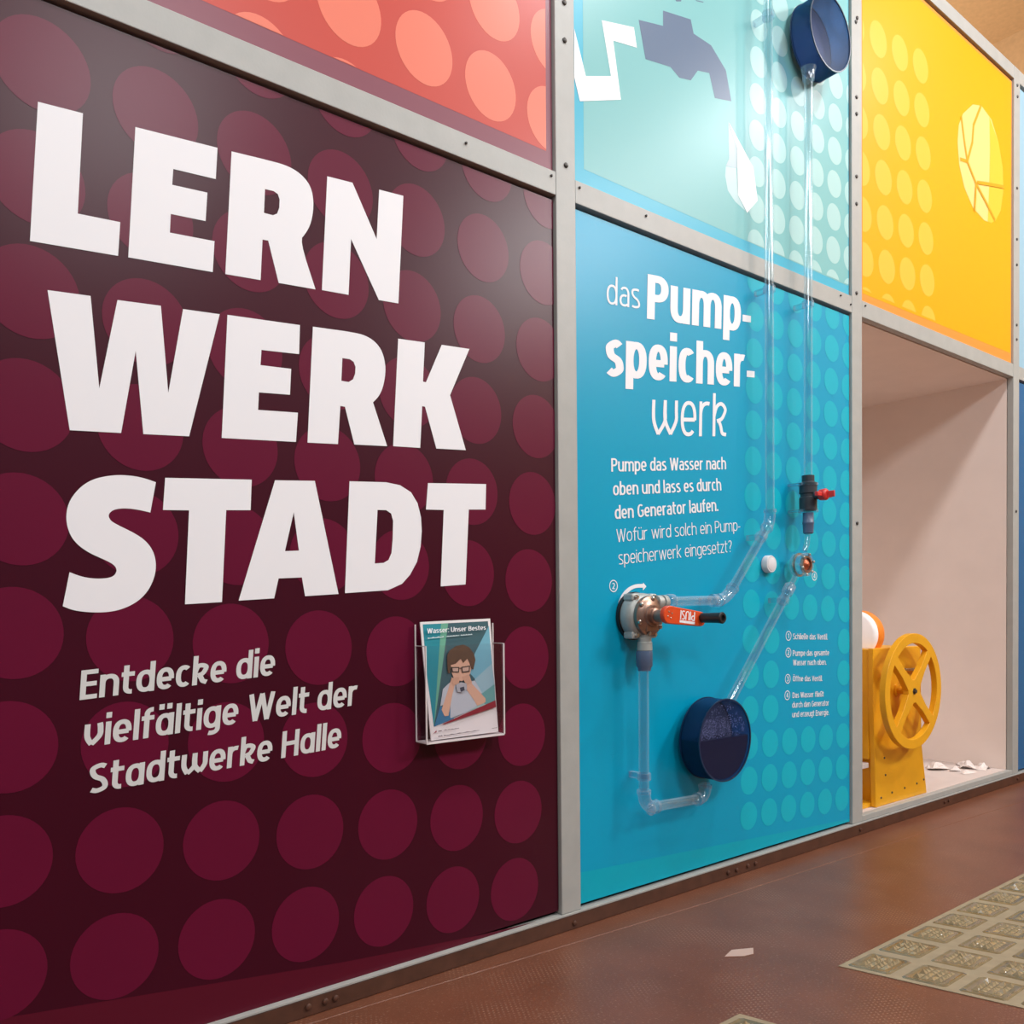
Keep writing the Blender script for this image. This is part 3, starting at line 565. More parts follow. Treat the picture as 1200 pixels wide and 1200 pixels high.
# teal lower
x0, x1 = 1.835 + 0.005, 3.452 - 0.004
rect = (x0, x1, 0.066, 2.2579 - GZ)
bm = panel('p', '', *rect, None, [(2, 1, [[(x0, 0.166), (x1, 0.0767), (x1, 0.0662), (x0, 0.0662)]])])
miss = {(i, j) for i in (2, 3, 4) for j in (3, 4, 5)}
dots(bm, D['H_TEAL'], [(i, j) for i in range(0, 6) for j in range(0, 18) if (i, j) not in miss], 0.40, rect, YP - 0.0006, 1)
tea = thing('wall_panel', 'teal panel with the white Pumpspeicherwerk text behind the pump and pipes', 'panel', (2.644, YP, 0.066))
obj('printed_board', bm, ['teal', 'teal_dot', 'teal_band'], tea)
def text_part(name, lines, m='white'):
    bm = bmesh.new()
    for t, st, BL, BR, TR, TL in lines: write(t, st, quad_map(BL, BR, TR, TL, YP - 0.0012), bm)
    obj(name, bm, m, tea)
text_part('headline', D['TEXT'][3:7]); text_part('paragraph', D['TEXT'][7:12]); text_part('step_list', D['TEXT'][12:])
for d, x, z, rx, rz in D['NUM']:
    bm = bmesh.new(); n = 36; y = YP - 0.0012; k = 0.83
    ring = [[bm.verts.new((x + rx * s * math.cos(2 * math.pi * i / n), y, z + rz * s * math.sin(2 * math.pi * i / n))) for i in range(n)] for s in (1, k)]
    for i in range(n): bm.faces.new((ring[0][i], ring[0][(i + 1) % n], ring[1][(i + 1) % n], ring[1][i]))
    hw, hh = rx * (0.20 if d == '1' else 0.33), rz * 0.5
    write(d, 'P', quad_map((x - hw, z - hh), (x + hw, z - hh), (x + hw, z + hh), (x - hw, z + hh), y), bm)
    obj('step_number', bm, 'white', tea)
obj('turn_arrow', flat(bmesh.new(), [rounded(D['ARROW'])], YP - 0.0012), 'white', tea)
# teal upper
rect = (x0, x1, 2.3289 + 0.006, 3.885 - GZ)
TIN = [(1.8834, 2.3813), (3.4416, 2.373), (3.4445, 3.865), (1.885, 3.865)]
bm = panel('p', '', *rect, None, [(1, 1, [TIN]), (3, 2, [[p for p in D['TAP']]]), (4, 2, [D['DROPG']]), (5, 2, [D['DROPL']])] + [(3, 2, [q]) for q in D['TAPTOP']])
dots(bm, D['H_TEAL'], [(i, j) for i in range(0, 6) for j in range(14, 30)], 0.40, (1.8834, 3.4445, 2.379, 3.865), YP - 0.0007, 2)
flat(bm, [D['DROP']], YP - 0.001, 6); flat(bm, [D['PIPELOGO']], YP - 0.001, 6)
tag(obj('wall_panel', bm, ['aqua_edge', 'aqua', 'aqua_dot', 'tap', 'drop_grey', 'drop_pale', 'white']), 'pale aqua panel printed with a slate tap and white drop', 'panel')
# yellow
x0, x1 = 3.534 + 0.004, 5.135 - 0.003
rect = (x0, x1, 2.3289 + 0.006, 3.885 - GZ)
YIN = [(3.5594, 2.3677), (5.1215, 2.3884), (5.1215, 3.862), (3.5592, 3.855)]
bm = panel('p', '', *rect, None, [(1, 1, [YIN])])
dots(bm, D['H_YEL'], [(i, j) for i in range(0, 4) for j in range(-1, 7)], 0.385, (3.5594, 5.12, 2.385, 3.85), YP - 0.0006, 2)
flat(bm, [D['BALL']], YP - 0.0009, 3); flat(bm, [D['BALLR']], YP - 0.0012, 4)
for s_i, s in enumerate(D['SEAMS']):
    for k_i, (a, b) in enumerate(zip(s, s[1:])):
        a, b = Vector(a), Vector(b); d = (b - a).normalized(); nrm = Vector((-d.y, d.x)) * 0.0085; a, b = a - d * 0.004, b + d * 0.004
        bm.faces.new([bm.verts.new((p.x, YP - 0.0015 - 0.00015 * (s_i * 4 + k_i), p.y)) for p in (a + nrm, a - nrm, b - nrm, b + nrm)]).material_index = 5
tag(obj('wall_panel', bm, ['yellow_edge', 'yellow', 'yellow_dot', 'ball', 'ball_side', 'seam']), 'bright yellow dotted panel with a pale basketball print', 'panel')
# next bay
x0, x1 = 5.212 + 0.004, 6.80 - 0.004
tag(obj('wall_panel', panel('p', '', x0, x1, 2.335, 3.873, None), 'pale_blue'), 'pale blue panel at the right photo edge, upper sliver', 'panel')
tag(obj('wall_panel', panel('p', '', x0, x1, 0.066, 2.246, None), 'blue'), 'dark blue panel at the right photo edge, lower sliver', 'panel')

# ================================================================== BROCHURE HOLDER AND BROCHURE
h = thing('brochure_holder', 'clear acrylic leaflet holder fixed on the burgundy panel', 'brochure holder', (1.37, YP, 0.646))
hx0, hx1, hy0, hy1, hz = 1.237, 1.500, 0.0105, -0.041, 0.646
obj('back_plate', bx(hx0, hx1, hy0 - 0.003, hy0, hz, 0.962), 'clear_sheet', h)
obj('front_panel', bx(hx0, hx1, hy1 - 0.003, hy1, hz, 0.905), 'clear_sheet', h)
obj('side_panel', bx(hx0, hx0 + 0.003, hy1, hy0 - 0.003, hz, 0.905), 'clear_sheet', h)
obj('side_panel', bx(hx1 - 0.003, hx1, hy1, hy0 - 0.003, hz, 0.905), 'clear_sheet', h)
obj('bottom_panel', bx(hx0, hx1, hy1, hy0 - 0.003, hz - 0.002, hz + 0.002), 'sheet_edge', h)
e = 0.0018
bm = bmesh.new()
for x in (hx0, hx1):
    box(bm, x - e, x + e, hy1 - 0.003 - e, hy1 - 0.003 + e, hz, 0.905); box(bm, x - e, x + e, hy0 - 0.006, hy0 - 0.003, hz, 0.962)
box(bm, hx0, hx1, hy1 - 0.004, hy1 - 0.001, hz - 0.003, hz + 0.0015)
for x in (hx0, hx1 - 0.003): box(bm, x, x + 0.003, hy1, hy0 - 0.003, 0.9035, 0.9055)
obj('bright_edge', bm, 'sheet_edge', h)

PTL, PTR, PBR, PBL = [Vector(q) for q in ((1.2415, -0.012, 0.9689), (1.4775, -0.012, 0.9753), (1.4862, -0.034, 0.6527), (1.2580, -0.034, 0.6507))]
pn = (PTR - PTL).cross(PBL - PTL).normalized()
if pn.y > 0: pn = -pn
def paper(s, t, lay=0):
    return (PBL * (1 - s) * (1 - t) + PBR * s * (1 - t) + PTR * s * t + PTL * (1 - s) * t) + pn * (0.00025 * lay)
br = thing('brochure', 'leaflet titled Wasser: Unser Bestes with a boy on the cover, tilted in the holder', 'brochure', tuple((PBL + PBR) / 2))
bm = bmesh.new()
f = [bm.verts.new(paper(s, t)) for s, t in ((0, 0), (1, 0), (1, 1), (0, 1))]; bk2 = [bm.verts.new(paper(s, t) - pn * 0.0035) for s, t in ((0, 0), (1, 0), (1, 1), (0, 1))]
bm.faces.new(f); bm.faces.new(bk2[::-1])
for i in range(4): bm.faces.new((f[i], bk2[i], bk2[(i + 1) % 4], f[(i + 1) % 4]))
obj('sheets', bm, 'paper', br)
AC = dict(dark_teal=(0.04, 0.115, 0.14), teal=(0.012, 0.27, 0.34), green=(0.14, 0.42, 0.30), sky=(0.16, 0.43, 0.55), pale=(0.30, 0.50, 0.58), sea=(0.13, 0.36, 0.36), blue=(0.03, 0.19, 0.36), mint=(0.38, 0.56, 0.52),
          shirt=(0.50, 0.56, 0.62), skin=(0.68, 0.42, 0.30), skin2=(0.60, 0.36, 0.25), hair=(0.10, 0.055, 0.032), glasses=(0.02, 0.017, 0.016), lens=(0.58, 0.40, 0.32), silver=(0.42, 0.44, 0.48), ink=(0.05, 0.06, 0.09), red=(0.26, 0.012, 0.03), logo=(0.30, 0.01, 0.03))
names = list(AC); cov = [mat('cover_' + n, AC[n], 0.45) for n in names]
bm = bmesh.new()
for lay, (n, pts) in enumerate(D['ART']):
    vs = [bm.verts.new(paper(s, t, lay + 1)) for s, t in pts]
    for tri in tessellate_polygon([[Vector((s, t, 0)) for s, t in pts]]): bm.faces.new([vs[i] for i in tri]).material_index = names.index(n)
obj('cover_picture', bm, cov, br)
bm = bmesh.new()
for t, st, BL, BR, TR, TL in D['ARTTEXT']:
    qm = quad_map(BL, BR, TR, TL, 0)
    write(t, st, lambda s, v: paper(qm(s, v)[0], qm(s, v)[2], 30), bm)
obj('title', bm, 'white', br)
gi = mat('grey_ink', (0.18, 0.16, 0.17), 0.6)
for k, l in enumerate(D['ARTLINES']):
    n = 14 if k in (1, 2, 4, 6) else 9          # unreadably small print: one ragged strip per line
    bm = bmesh.new(); prev = None
    for i in range(n + 1):
        s_ = i / n; up = 0.5 + 0.5 * ((i * 7 + k) % 3 == 0)
        a = (l[0][0] * (1 - s_) + l[1][0] * s_, l[0][1] * (1 - s_) + l[1][1] * s_); b = (l[3][0] * (1 - s_) + l[2][0] * s_, l[3][1] * (1 - s_) + l[2][1] * s_)
        cur = (bm.verts.new(paper(*a, 30)), bm.verts.new(paper(a[0] + (b[0] - a[0]) * up, a[1] + (b[1] - a[1]) * up, 30)))
        if prev: bm.faces.new((prev[0], cur[0], cur[1], prev[1]))
        prev = cur
    obj('small_print', bm, 'pale_print' if k < 3 else gi, br)

# ================================================================== PUMP EXHIBIT
YC = -0.05      # pipe centre line
PRAD = 0.0165
def sheen(bm): return bm
def clip_on(parent, p, d):
    """clear pipe clip: ring round the pipe and a foot to the panel"""
    p = Vector(p); d = Vector(d).normalized(); bm = bmesh.new()
    lathe(bm, p - d * 0.011, d, [(0, PRAD + 0.0005), (0, PRAD + 0.006), (0.022, PRAD + 0.006), (0.022, PRAD + 0.0005), (0, PRAD + 0.0005)], 22, False, False)
    box(bm, p.x - 0.009, p.x + 0.009, p.y + PRAD + 0.004, YP - 0.0016, p.z - 0.010, p.z + 0.010)
    obj('pipe_clip', bm, 'clear_fit', parent, True)
def elbow(parent, p0, p1, p2, r=PRAD + 0.004):
    bm = bmesh.new(); pts = bend(p0, p1, p2); tube(bm, pts, r, 22, False)
    d0 = (Vector(p1) - Vector(p0)).normalized(); d2 = (Vector(p2) - Vector(p1)).normalized()
    for p, d in ((p0, d0), (p2, d2)):
        lathe(bm, Vector(p) - d * 0.006, d, [(0, r - 0.002), (0, r + 0.003), (0.012, r + 0.003), (0.012, r - 0.002)], 22, False, False)
    obj('elbow', bm, 'clear_fit', parent, True)
def pipe(parent, a, b):
    obj('pipe', hollow(bmesh.new(), a, b, PRAD), 'clear', parent, True)

# suction line: pump -> down -> elbow -> right -> up to the lower tank
s = thing('suction_pipe', 'clear pipe from under the pump round to the lower tank', 'pipe', (2.075, YC, 0.37))
pipe(s, (2.076, YC, 0.80), (2.074, YC, 0.400)); elbow(s, (2.074, YC, 0.40), (2.074, YC, 0.345), (2.13, YC, 0.343))
pipe(s, (2.13, YC, 0.343), (2.345, YC, 0.336)); elbow(s, (2.345, YC, 0.336), (2.388, YC, 0.334), (2.388, YC, 0.375)); pipe(s, (2.388, YC, 0.375), (2.388, YC, 0.3895))
clip_on(s, (2.075, YC, 0.45), (0, 0, 1))
obj('cap', lathe(bmesh.new(), (2.074, YC - 0.022, 0.347), (0, -1, 0), [(0, 0.017), (0.012, 0.019), (0.016, 0.016), (0.018, 0.010)], 24), 'clear_fit', s, True)
# pressure line: pump -> right -> elbow -> diagonal -> up
s = thing('pressure_pipe', 'clear pipe rising from the pump outlet past the panel top', 'pipe', (2.20, YC, 1.02))
EA, EB = Vector((2.470, YC, 1.026)), Vector((2.545, YC, 1.085)); TOPB = Vector((2.772, YC, 1.305))
dg = (Vector((2.778, YC, 1.318)) - Vector((2.497, YC, 1.040))).normalized()
pipe(s, (2.2265, YC, 1.0225), tuple(EA)); elbow(s, tuple(EA), (2.508, YC, 1.03), tuple(Vector((2.508, YC, 1.03)) + dg * 0.055))
p0 = Vector((2.508, YC, 1.03)) + dg * 0.055; p1 = Vector((2.778, YC, 1.318)) - dg * 0.03
pipe(s, tuple(p0), tuple(p1)); elbow(s, tuple(p1), (2.778, YC, 1.318), (2.778, YC, 1.362))
pipe(s, (2.778, YC, 1.362), (2.776, YC, 3.86))
clip_on(s, (2.44, YC, 1.0255), (1, 0, 0)); clip_on(s, tuple(p1 - dg * 0.05), dg); clip_on(s, (2.777, YC, 2.19), (0, 0, 1)); clip_on(s, (2.777, YC, 3.2), (0, 0, 1))
# down pipe: upper tank -> valve
s = thing('down_pipe', 'straight clear pipe from the upper tank down to the ball valve', 'pipe', (3.036, YC, 1.50))
pipe(s, (3.034, YC, 1.505), (3.043, YC, 3.075)); clip_on(s, (3.036, YC, 2.19), (0, 0, 1))
obj('collar', lathe(bmesh.new(), (3.043, YC, 3.06), (0, 0, 1), [(0, 0.022), (0.03, 0.024), (0.05, 0.030)], 24), 'clear_fit', s, True)
# ball valve
v = thing('ball_valve', 'dark grey ball valve with a red lever under the down pipe', 'valve', (3.034, YC, 1.40))
obj('body', lathe(bmesh.new(), (3.034, YC, 1.378), (0, 0, 1), [(0, 0.028), (0.006, 0.034), (0.052, 0.034), (0.056, 0.030), (0.066, 0.030), (0.070, 0.034), (0.110, 0.034), (0.116, 0.024), (0.140, 0.024)], 32), 'dark_pvc', v, True)
for z in (1.3735, 1.478):
    obj('hose_clamp', lathe(bmesh.new(), (3.034, YC, z), (0, 0, 1), [(0, 0.033), (0, 0.038), (0.010, 0.038), (0.010, 0.033)], 28, False, False), 'clear_fit', v, True)
    obj('clamp_foot', bx(2.985, 3.002, YC, YP - 0.0016, z, z + 0.009), 'clear_fit', v)
obj('stem', lathe(bmesh.new(), (3.034, YC - 0.030, 1.436), (0, -1, 0), [(0, 0.016), (0.018, 0.016), (0.022, 0.012), (0.034, 0.012)], 20), 'dark_pvc', v, True)
bm = bmesh.new(); c0 = Vector((3.034, YC - 0.052, 1.436))
lathe(bm, tuple(c0), (0, -1, 0), [(0, 0.021), (0.026, 0.023), (0.032, 0.017)], 20)
box(bm, 3.030, 3.038, c0.y - 0.062, c0.y - 0.026, 1.424, 1.448)
box(bm, 3.034 - 0.052, 3.034 + 0.052, c0.y - 0.022, c0.y - 0.008, 1.428, 1.444)
obj('lever', bm, 'red_plastic', v, True, bevel=0.002)
obj('union', lathe(bmesh.new(), (3.034, YC, 1.288), (0, 0, 1), [(0, 0.015), (0.004, 0.020), (0.038, 0.021), (0.040, 0.0225), (0.046, 0.0225), (0.048, 0.021), (0.084, 0.021)], 28), 'blue_pvc', v, True)
# turbine
t = thing('turbine', 'small clear turbine housing with copper wheel below the ball valve', 'turbine', (2.976, YC, 1.165))
tube_c = [(3.030, YC, 1.285), (3.026, YC, 1.25), (3.010, YC, 1.222)]
obj('inlet_tube', tube(bmesh.new(), tube_c, 0.010, 16), 'clear_fit', t, True)
C0 = (2.985, YC + 0.025, 1.165)
obj('housing', lathe(bmesh.new(), C0, (0, -1, 0), [(0, 0.030), (0, 0.044), (0.010, 0.046), (0.014, 0.040), (0.036, 0.040), (0.040, 0.046), (0.052, 0.046), (0.052, 0.034), (0.040, 0.030)], 32, True, False), 'clear_fit', t, True)
obj('flange_ring', lathe(bmesh.new(), (2.985, YC + 0.012, 1.165), (0, -1, 0), [(0, 0.038), (0, 0.047), (0.007, 0.047), (0.007, 0.038), (0, 0.038)], 32, False, False), 'metal', t, True)
obj('impeller_ring', lathe(bmesh.new(), (2.985, YC - 0.016, 1.165), (0, -1, 0), [(0, 0.026), (0, 0.034), (0.012, 0.034), (0.012, 0.026), (0, 0.026)], 32, False, False), 'bronze', t, True)
bm = bmesh.new(); lathe(bm, (2.985, YC - 0.010, 1.165), (0, -1, 0), [(0, 0.022), (0.012, 0.022), (0.020, 0.010), (0.024, 0.006)], 20)
for k in range(8):
    a = k * math.pi / 4; d = Vector((math.cos(a), 0, math.sin(a))); q = Vector((2.985, YC - 0.014, 1.165))
    tube(bm, [q + d * 0.012, q + d * 0.029], 0.0035, 8)
obj('impeller', bm, 'copper', t, True)
for k in range(6):
    a = k * math.pi / 3 + 0.3
    obj('bolt', lathe(bmesh.new(), (2.985 + 0.040 * math.cos(a), YC - 0.027, 1.165 + 0.040 * math.sin(a)), (0, -1, 0), [(0, 0.005), (0.006, 0.005), (0.008, 0.003)], 10), 'metal', t, True)
DA, DB = Vector((2.918, YC, 1.089)), Vector((2.512, YC, 0.640)); dd = (DB - DA).normalized()
obj('outlet_tube', tube(bmesh.new(), [(2.958, YC, 1.135), tuple(DA - dd * 0.005)], 0.009, 16), 'clear_fit', t, True)
# drain pipe
s = thing('drain_pipe', 'slanting clear pipe from the turbine down to the lower tank', 'pipe', tuple(DB))
DE = DB - dd * 0.024; pipe(s, tuple(DA + dd * 0.01), tuple(DE)); clip_on(s, tuple(DA + dd * 0.085), dd)
obj('collar', lathe(bmesh.new(), tuple(DA), dd, [(0, 0.012), (0.012, 0.022), (0.05, 0.022), (0.054, 0.018)], 22), 'clear_fit', s, True)

# tanks: drum with its axis straight out of the wall
def tank(name, label, x, z, R, y0, y1, level, mist):
    t = thing(name, label, 'water tank', (x, y0, z))
    obj('shell', lathe(bmesh.new(), (x, y0, z), (0, -1, 0), [(0, R), (y0 - y1, R), (y0 - y1, R - 0.004), (0, R - 0.004), (0, R)], 72, False, False), 'tank_blue', t, True)
    obj('back_disc', lathe(bmesh.new(), (x, y0 - 0.0005, z), (0, -1, 0), [(0, R - 0.005), (0.004, R - 0.005)], 72), 'tank_back', t, True)
    obj('front_disc', lathe(bmesh.new(), (x, y1 + 0.004, z), (0, -1, 0), [(0, R - 0.005), (0.003, R - 0.005)], 72), 'tank_face', t, True)
    for y in (y0, y1 + 0.002):
        obj('rim', lathe(bmesh.new(), (x, y, z), (0, -1, 0), [(0, R + 0.0005), (0, R + 0.003), (0.004, R + 0.003), (0.004, R - 0.002), (0, R - 0.002)], 72, False, False), 'tank_rim', t, True)
    if level is not None:
        bm = bmesh.new(); r = R - 0.006; h = level; a0 = math.asin(max(-1, min(1, h / r)))
        arc = [(x + r * math.cos(a), z + r * math.sin(a)) for a in [math.pi - a0 + (math.pi + 2 * a0) * i / 48 for i in range(49)]]
        ya, yb = y0 - 0.006, y1 + 0.006
        A = [bm.verts.new((p[0], ya, p[1])) for p in arc]; B = [bm.verts.new((p[0], yb, p[1])) for p in arc]
        bm.faces.new(A); bm.faces.new(B[::-1])
        for i in range(49): bm.faces.new((A[i], A[(i + 1) % 49], B[(i + 1) % 49], B[i]))
        obj('water', bm, 'water', t)
    if mist:
        bm = bmesh.new(); r = R - 0.012; rr = random.Random(3)
        for _ in range(1500):
            px, pz = rr.uniform(-r * 0.95, r * 0.9), rr.uniform(level + 0.004, r * 0.95)
            if px * px + pz * pz > r * r * 0.93 or abs(px + 0.035) < 0.0025 or (abs(px - 0.012) < 0.002) or (px > r * 0.3 and rr.random() < 0.7) or (pz > r * 0.6 and rr.random() < 0.6): continue
            q = rr.uniform(0.0008, 0.0022); c = (x + px, y1 + 0.0055, z + pz)
            lathe(bm, c, (0, 1, 0), [(0, q), (q * 0.5, q * 0.6)], 6)
        o = obj('condensation', bm, 'mist', t, True); o['kind'] = 'stuff'
    return t
tank('water_tank', 'round dark blue water tank half full, low on the teal panel', 2.4375, 0.5375, 0.1425, -0.015, -0.100, 0.006, True)
tank('water_tank', 'round blue empty water tank at the top of the down pipe', 3.120, 3.253, 0.1425, -0.012, -0.100, None, False)
# white round button
b = thing('round_button', 'white round button cap between the slanting pipes', 'button', (2.845, YP - 0.002, 1.166))
obj('rim', lathe(bmesh.new(), (2.842, YP - 0.002, 1.166), (0, -1, 0), [(0, 0.034), (0.020, 0.034), (0.024, 0.031), (0.024, 0.027), (0.022, 0.027)], 40, True, True), 'white_plastic', b, True)
obj('cap', lathe(bmesh.new(), (2.842, YP - 0.0245, 1.166), (0, -1, 0), [(0, 0.026), (0.002, 0.026), (0.003, 0.024)], 36), 'white_plastic', b, True)

# hand pump
p = thing('hand_pump', 'round grey and bronze crank pump with orange red arm', 'pump', (2.09, 0.0, 0.975))
PX, PZ = 2.090, 0.975
obj('black_backing', lathe(bmesh.new(), (PX, 0.0095, PZ), (0, -1, 0), [(0, 0.080), (0.012, 0.080)], 48), 'rubber', p, True)  # flat black disc behind the pump housing
obj('housing', lathe(bmesh.new(), (PX, -0.003, PZ), (0, -1, 0), [(0, 0.074), (0.006, 0.077), (0.040, 0.074), (0.046, 0.068), (0.050, 0.064)], 48), 'cast', p, True)
for a in (55, 125, 235, 305):
    q = Vector((PX + 0.075 * math.cos(math.radians(a)), 0, PZ + 0.075 * math.sin(math.radians(a))))
    lg = obj('lug', bx(q.x - 0.017, q.x + 0.017, -0.045, -0.003, q.z - 0.012, q.z + 0.012), 'cast', p, bevel=0.006)
    obj('bolt', lathe(bmesh.new(), (q.x, -0.0455, q.z), (0, -1, 0), [(0, 0.009), (0.003, 0.009), (0.003, 0.006), (0.009, 0.006)], 6), 'metal', lg)
cv = obj('cover', lathe(bmesh.new(), (PX, -0.053, PZ), (0, -1, 0), [(0, 0.064), (0.004, 0.0655), (0.014, 0.064), (0.016, 0.056), (0.020, 0.052), (0.024, 0.036), (0.030, 0.034)], 48), 'bronze', p, True)
for k in range(6):
    a = math.radians(k * 60 + 20)
    obj('bolt', lathe(bmesh.new(), (PX + 0.057 * math.cos(a), -0.069, PZ + 0.057 * math.sin(a)), (0, -1, 0), [(0, 0.007), (0.006, 0.007), (0.0075, 0.004)], 12), 'metal', cv, True)
obj('name_plate', bx(PX - 0.028, PX + 0.030, -0.0775, -0.070, PZ - 0.049, PZ - 0.030), 'bronze', cv, bevel=0.002)
obj('shaft', lathe(bmesh.new(), (PX, -0.083, PZ), (0, -1, 0), [(0, 0.026), (0.012, 0.026), (0.014, 0.020), (0.050, 0.019), (0.052, 0.014), (0.064, 0.014)], 28), 'bronze', p, True)
# crank arm out in front of the shaft
YA = -0.133
arm = bmesh.new(); A0, A1 = Vector((PX, 0, PZ + 0.004)), Vector((PX + 0.155, 0, PZ - 0.012)); ad = (A1 - A0).normalized(); an = Vector((-ad.z, 0, ad.x))
out = [A0 + (ad * math.cos(math.radians(a)) + an * math.sin(math.radians(a))) * 0.029 for a in range(90, 271, 15)] + [A1 + (ad * math.cos(math.radians(a)) + an * math.sin(math.radians(a))) * 0.024 for a in range(-90, 91, 15)]
fa = [arm.verts.new((q.x, YA, q.z)) for q in out]; fb = [arm.verts.new((q.x, YA - 0.018, q.z)) for q in out]
arm.faces.new(fa); arm.faces.new(fb[::-1])
for i in range(len(fa)): arm.faces.new((fa[i], fa[(i + 1) % len(fa)], fb[(i + 1) % len(fb)], fb[i]))
am = obj('crank_arm', arm, 'orange_red', p, bevel=0.003)
for a in (30, 120, 210, 300):
    q = A0 + (ad * math.cos(math.radians(a)) + an * math.sin(math.radians(a))) * 0.011
    obj('screw', lathe(bmesh.new(), (q.x, YA - 0.018, q.z), (0, -1, 0), [(0, 0.003), (0.0012, 0.003), (0.002, 0.002)], 10), 'metal', am, True)
# maker's letters, upside down on the arm, in a white block
B0 = A0 + ad * 0.048; bw, bh = 0.076, 0.041
def armpt(s, tt, y): q = B0 + ad * (bw * (1 - s)) + an * (bh * (0.5 - tt)); return (q.x, y, q.z)
bm = bmesh.new()
bm.faces.new([bm.verts.new(armpt(s_, t_, YA - 0.0183)) for s_, t_ in ((0, 0.80), (1, 0.80), (1, 1), (0, 1))])
write('PIUSI', 'P', lambda s_, t_: armpt(0.02 + 0.96 * s_, 0.02 + 0.72 * t_, YA - 0.0183), bm)
obj('lettering', bm, 'white', am)
obj('grip', lathe(bmesh.new(), (A1.x, YA - 0.0185, A1.z + 0.004), (0, -1, 0), [(0, 0.0125), (0.004, 0.016), (0.070, 0.017), (0.084, 0.019), (0.088, 0.016), (0.088, 0.010), (0.080, 0.009)], 24), 'rubber', p, True)
# ports
obj('outlet_port', lathe(bmesh.new(), (2.135, YC, 1.020), (1, 0, 0), [(0, 0.023), (0.022, 0.023), (0.022, 0.018), (0.030, 0.018), (0.030, 0.024), (0.048, 0.024), (0.054, 0.019)], 28), 'cast', p, True)
obj('outlet_coupling', lathe(bmesh.new(), (2.19, YC, 1.0225), (1, 0, 0), [(0, 0.023), (0.006, 0.0245), (0.030, 0.0245), (0.036, 0.020)], 28), 'clear_fit', p, True)
obj('inlet_port', lathe(bmesh.new(), (2.082, YC, 0.925), (0, 0, -1), [(0, 0.020), (0.018, 0.019), (0.020, 0.022), (0.034, 0.022), (0.036, 0.0245), (0.062, 0.025)], 28), 'cast', p, True)
obj('inlet_coupling', lathe(bmesh.new(), (2.080, YC, 0.862), (0, 0, -1), [(0, 0.026), (0.008, 0.027), (0.050, 0.0265), (0.056, 0.022), (0.066, 0.021)], 28), 'blue_pvc', p, True)

# ================================================================== YELLOW MACHINE IN THE NICHE
ZN = 0.08
k = thing('crank_machine', 'yellow sheet metal machine with a hand wheel, in the niche', 'machine', (3.92, 0.20, ZN))
YM = 0.035
def prism(bm, pts, y0, y1):
    a = [bm.verts.new((x, y0, z)) for x, z in pts]; b = [bm.verts.new((x, y1, z)) for x, z in pts]
    bm.faces.new(a); bm.faces.new(b[::-1])
    for i in range(len(pts)): bm.faces.new((a[i], a[(i + 1) % len(pts)], b[(i + 1) % len(pts)], b[i]))
    return bm
fp = obj('front_plate', prism(bmesh.new(), [(3.715, ZN + 0.0005), (4.203, ZN + 0.0005), (4.150, 0.33), (4.140, 0.805), (3.690, 0.808), (3.690, 0.55), (3.705, 0.33)], YM, YM + 0.025), 'yellow_paint', k, bevel=0.003)
for x, z in ((3.76, 0.12), (3.86, 0.13), (3.98, 0.135), (4.10, 0.14), (4.17, 0.15), (3.80, 0.22), (3.79, 0.30)):
    obj('rivet', lathe(bmesh.new(), (x, YM, z), (0, -1, 0), [(0, 0.0055), (0.003, 0.004)], 10), 'screw', fp, True)
obj('casing', bx(3.695, 4.135, YM + 0.0255, 0.42, 0.30, 0.8045), 'yellow_paint', k, bevel=0.004)
obj('casing_foot', prism(bmesh.new(), [(3.76, ZN + 0.0005), (4.13, ZN + 0.0005), (4.12, 0.299), (3.72, 0.299)], YM + 0.03, 0.40), 'yellow_paint', k)
obj('foot_flange', bx(3.60, 3.765, YM + 0.0255, 0.40, ZN + 0.0005, ZN + 0.020), 'yellow_paint', k)
obj('side_bracket', bx(3.60, 3.700, YM + 0.0255, 0.30, 0.262, 0.286), 'bracket', k, bevel=0.003)
# towel-bar handle behind the wheel
bm = bmesh.new(); tube(bm, [(3.96, YM - 0.001, 0.700), (3.96, YM - 0.022, 0.700), (4.12, YM - 0.022, 0.697), (4.12, YM - 0.001, 0.697)], 0.006, 10)
obj('bar_handle', bm, 'metal', k, True)
# wheel
WC = Vector((3.905, -0.035, 0.606)); RO, RI = 0.267, 0.222
def ringplate(bm, ro, ri, y0, y1, n=72):
    rs = [[bm.verts.new((WC.x + r * math.cos(2 * math.pi * i / n), y, WC.z + r * math.sin(2 * math.pi * i / n))) for i in range(n)] for r, y in ((ro, y0), (ro, y1), (ri, y1), (ri, y0))]
    for a in range(4):
        A, B = rs[a], rs[(a + 1) % 4]
        for i in range(n): bm.faces.new((A[i], A[(i + 1) % n], B[(i + 1) % n], B[i]))
bm = bmesh.new(); yw0, yw1 = WC.y - 0.014, WC.y + 0.014
ringplate(bm, RO, RI, yw0, yw1)
for i in range(4):
    a = math.radians(45 + 90 * i + 4); d = Vector((math.cos(a), 0, math.sin(a))); nrm = Vector((-d.z, 0, d.x))
    q = [WC + d * 0.028 + nrm * 0.034, WC + d * 0.028 - nrm * 0.034, WC + d * 0.13 - nrm * 0.021, WC + d * (RI + 0.008) - nrm * 0.023, WC + d * (RI + 0.008) + nrm * 0.023, WC + d * 0.13 + nrm * 0.021]
    prism(bm, [(v.x, v.z) for v in q], yw0 + 0.0003, yw1 - 0.0003)
lathe(bm, (WC.x, yw1 - 0.0005, WC.z), (0, -1, 0), [(0, 0.055), (0.0270, 0.055)], 36)
wh = obj('hand_wheel', bm, 'yellow_paint', k, bevel=0.002)
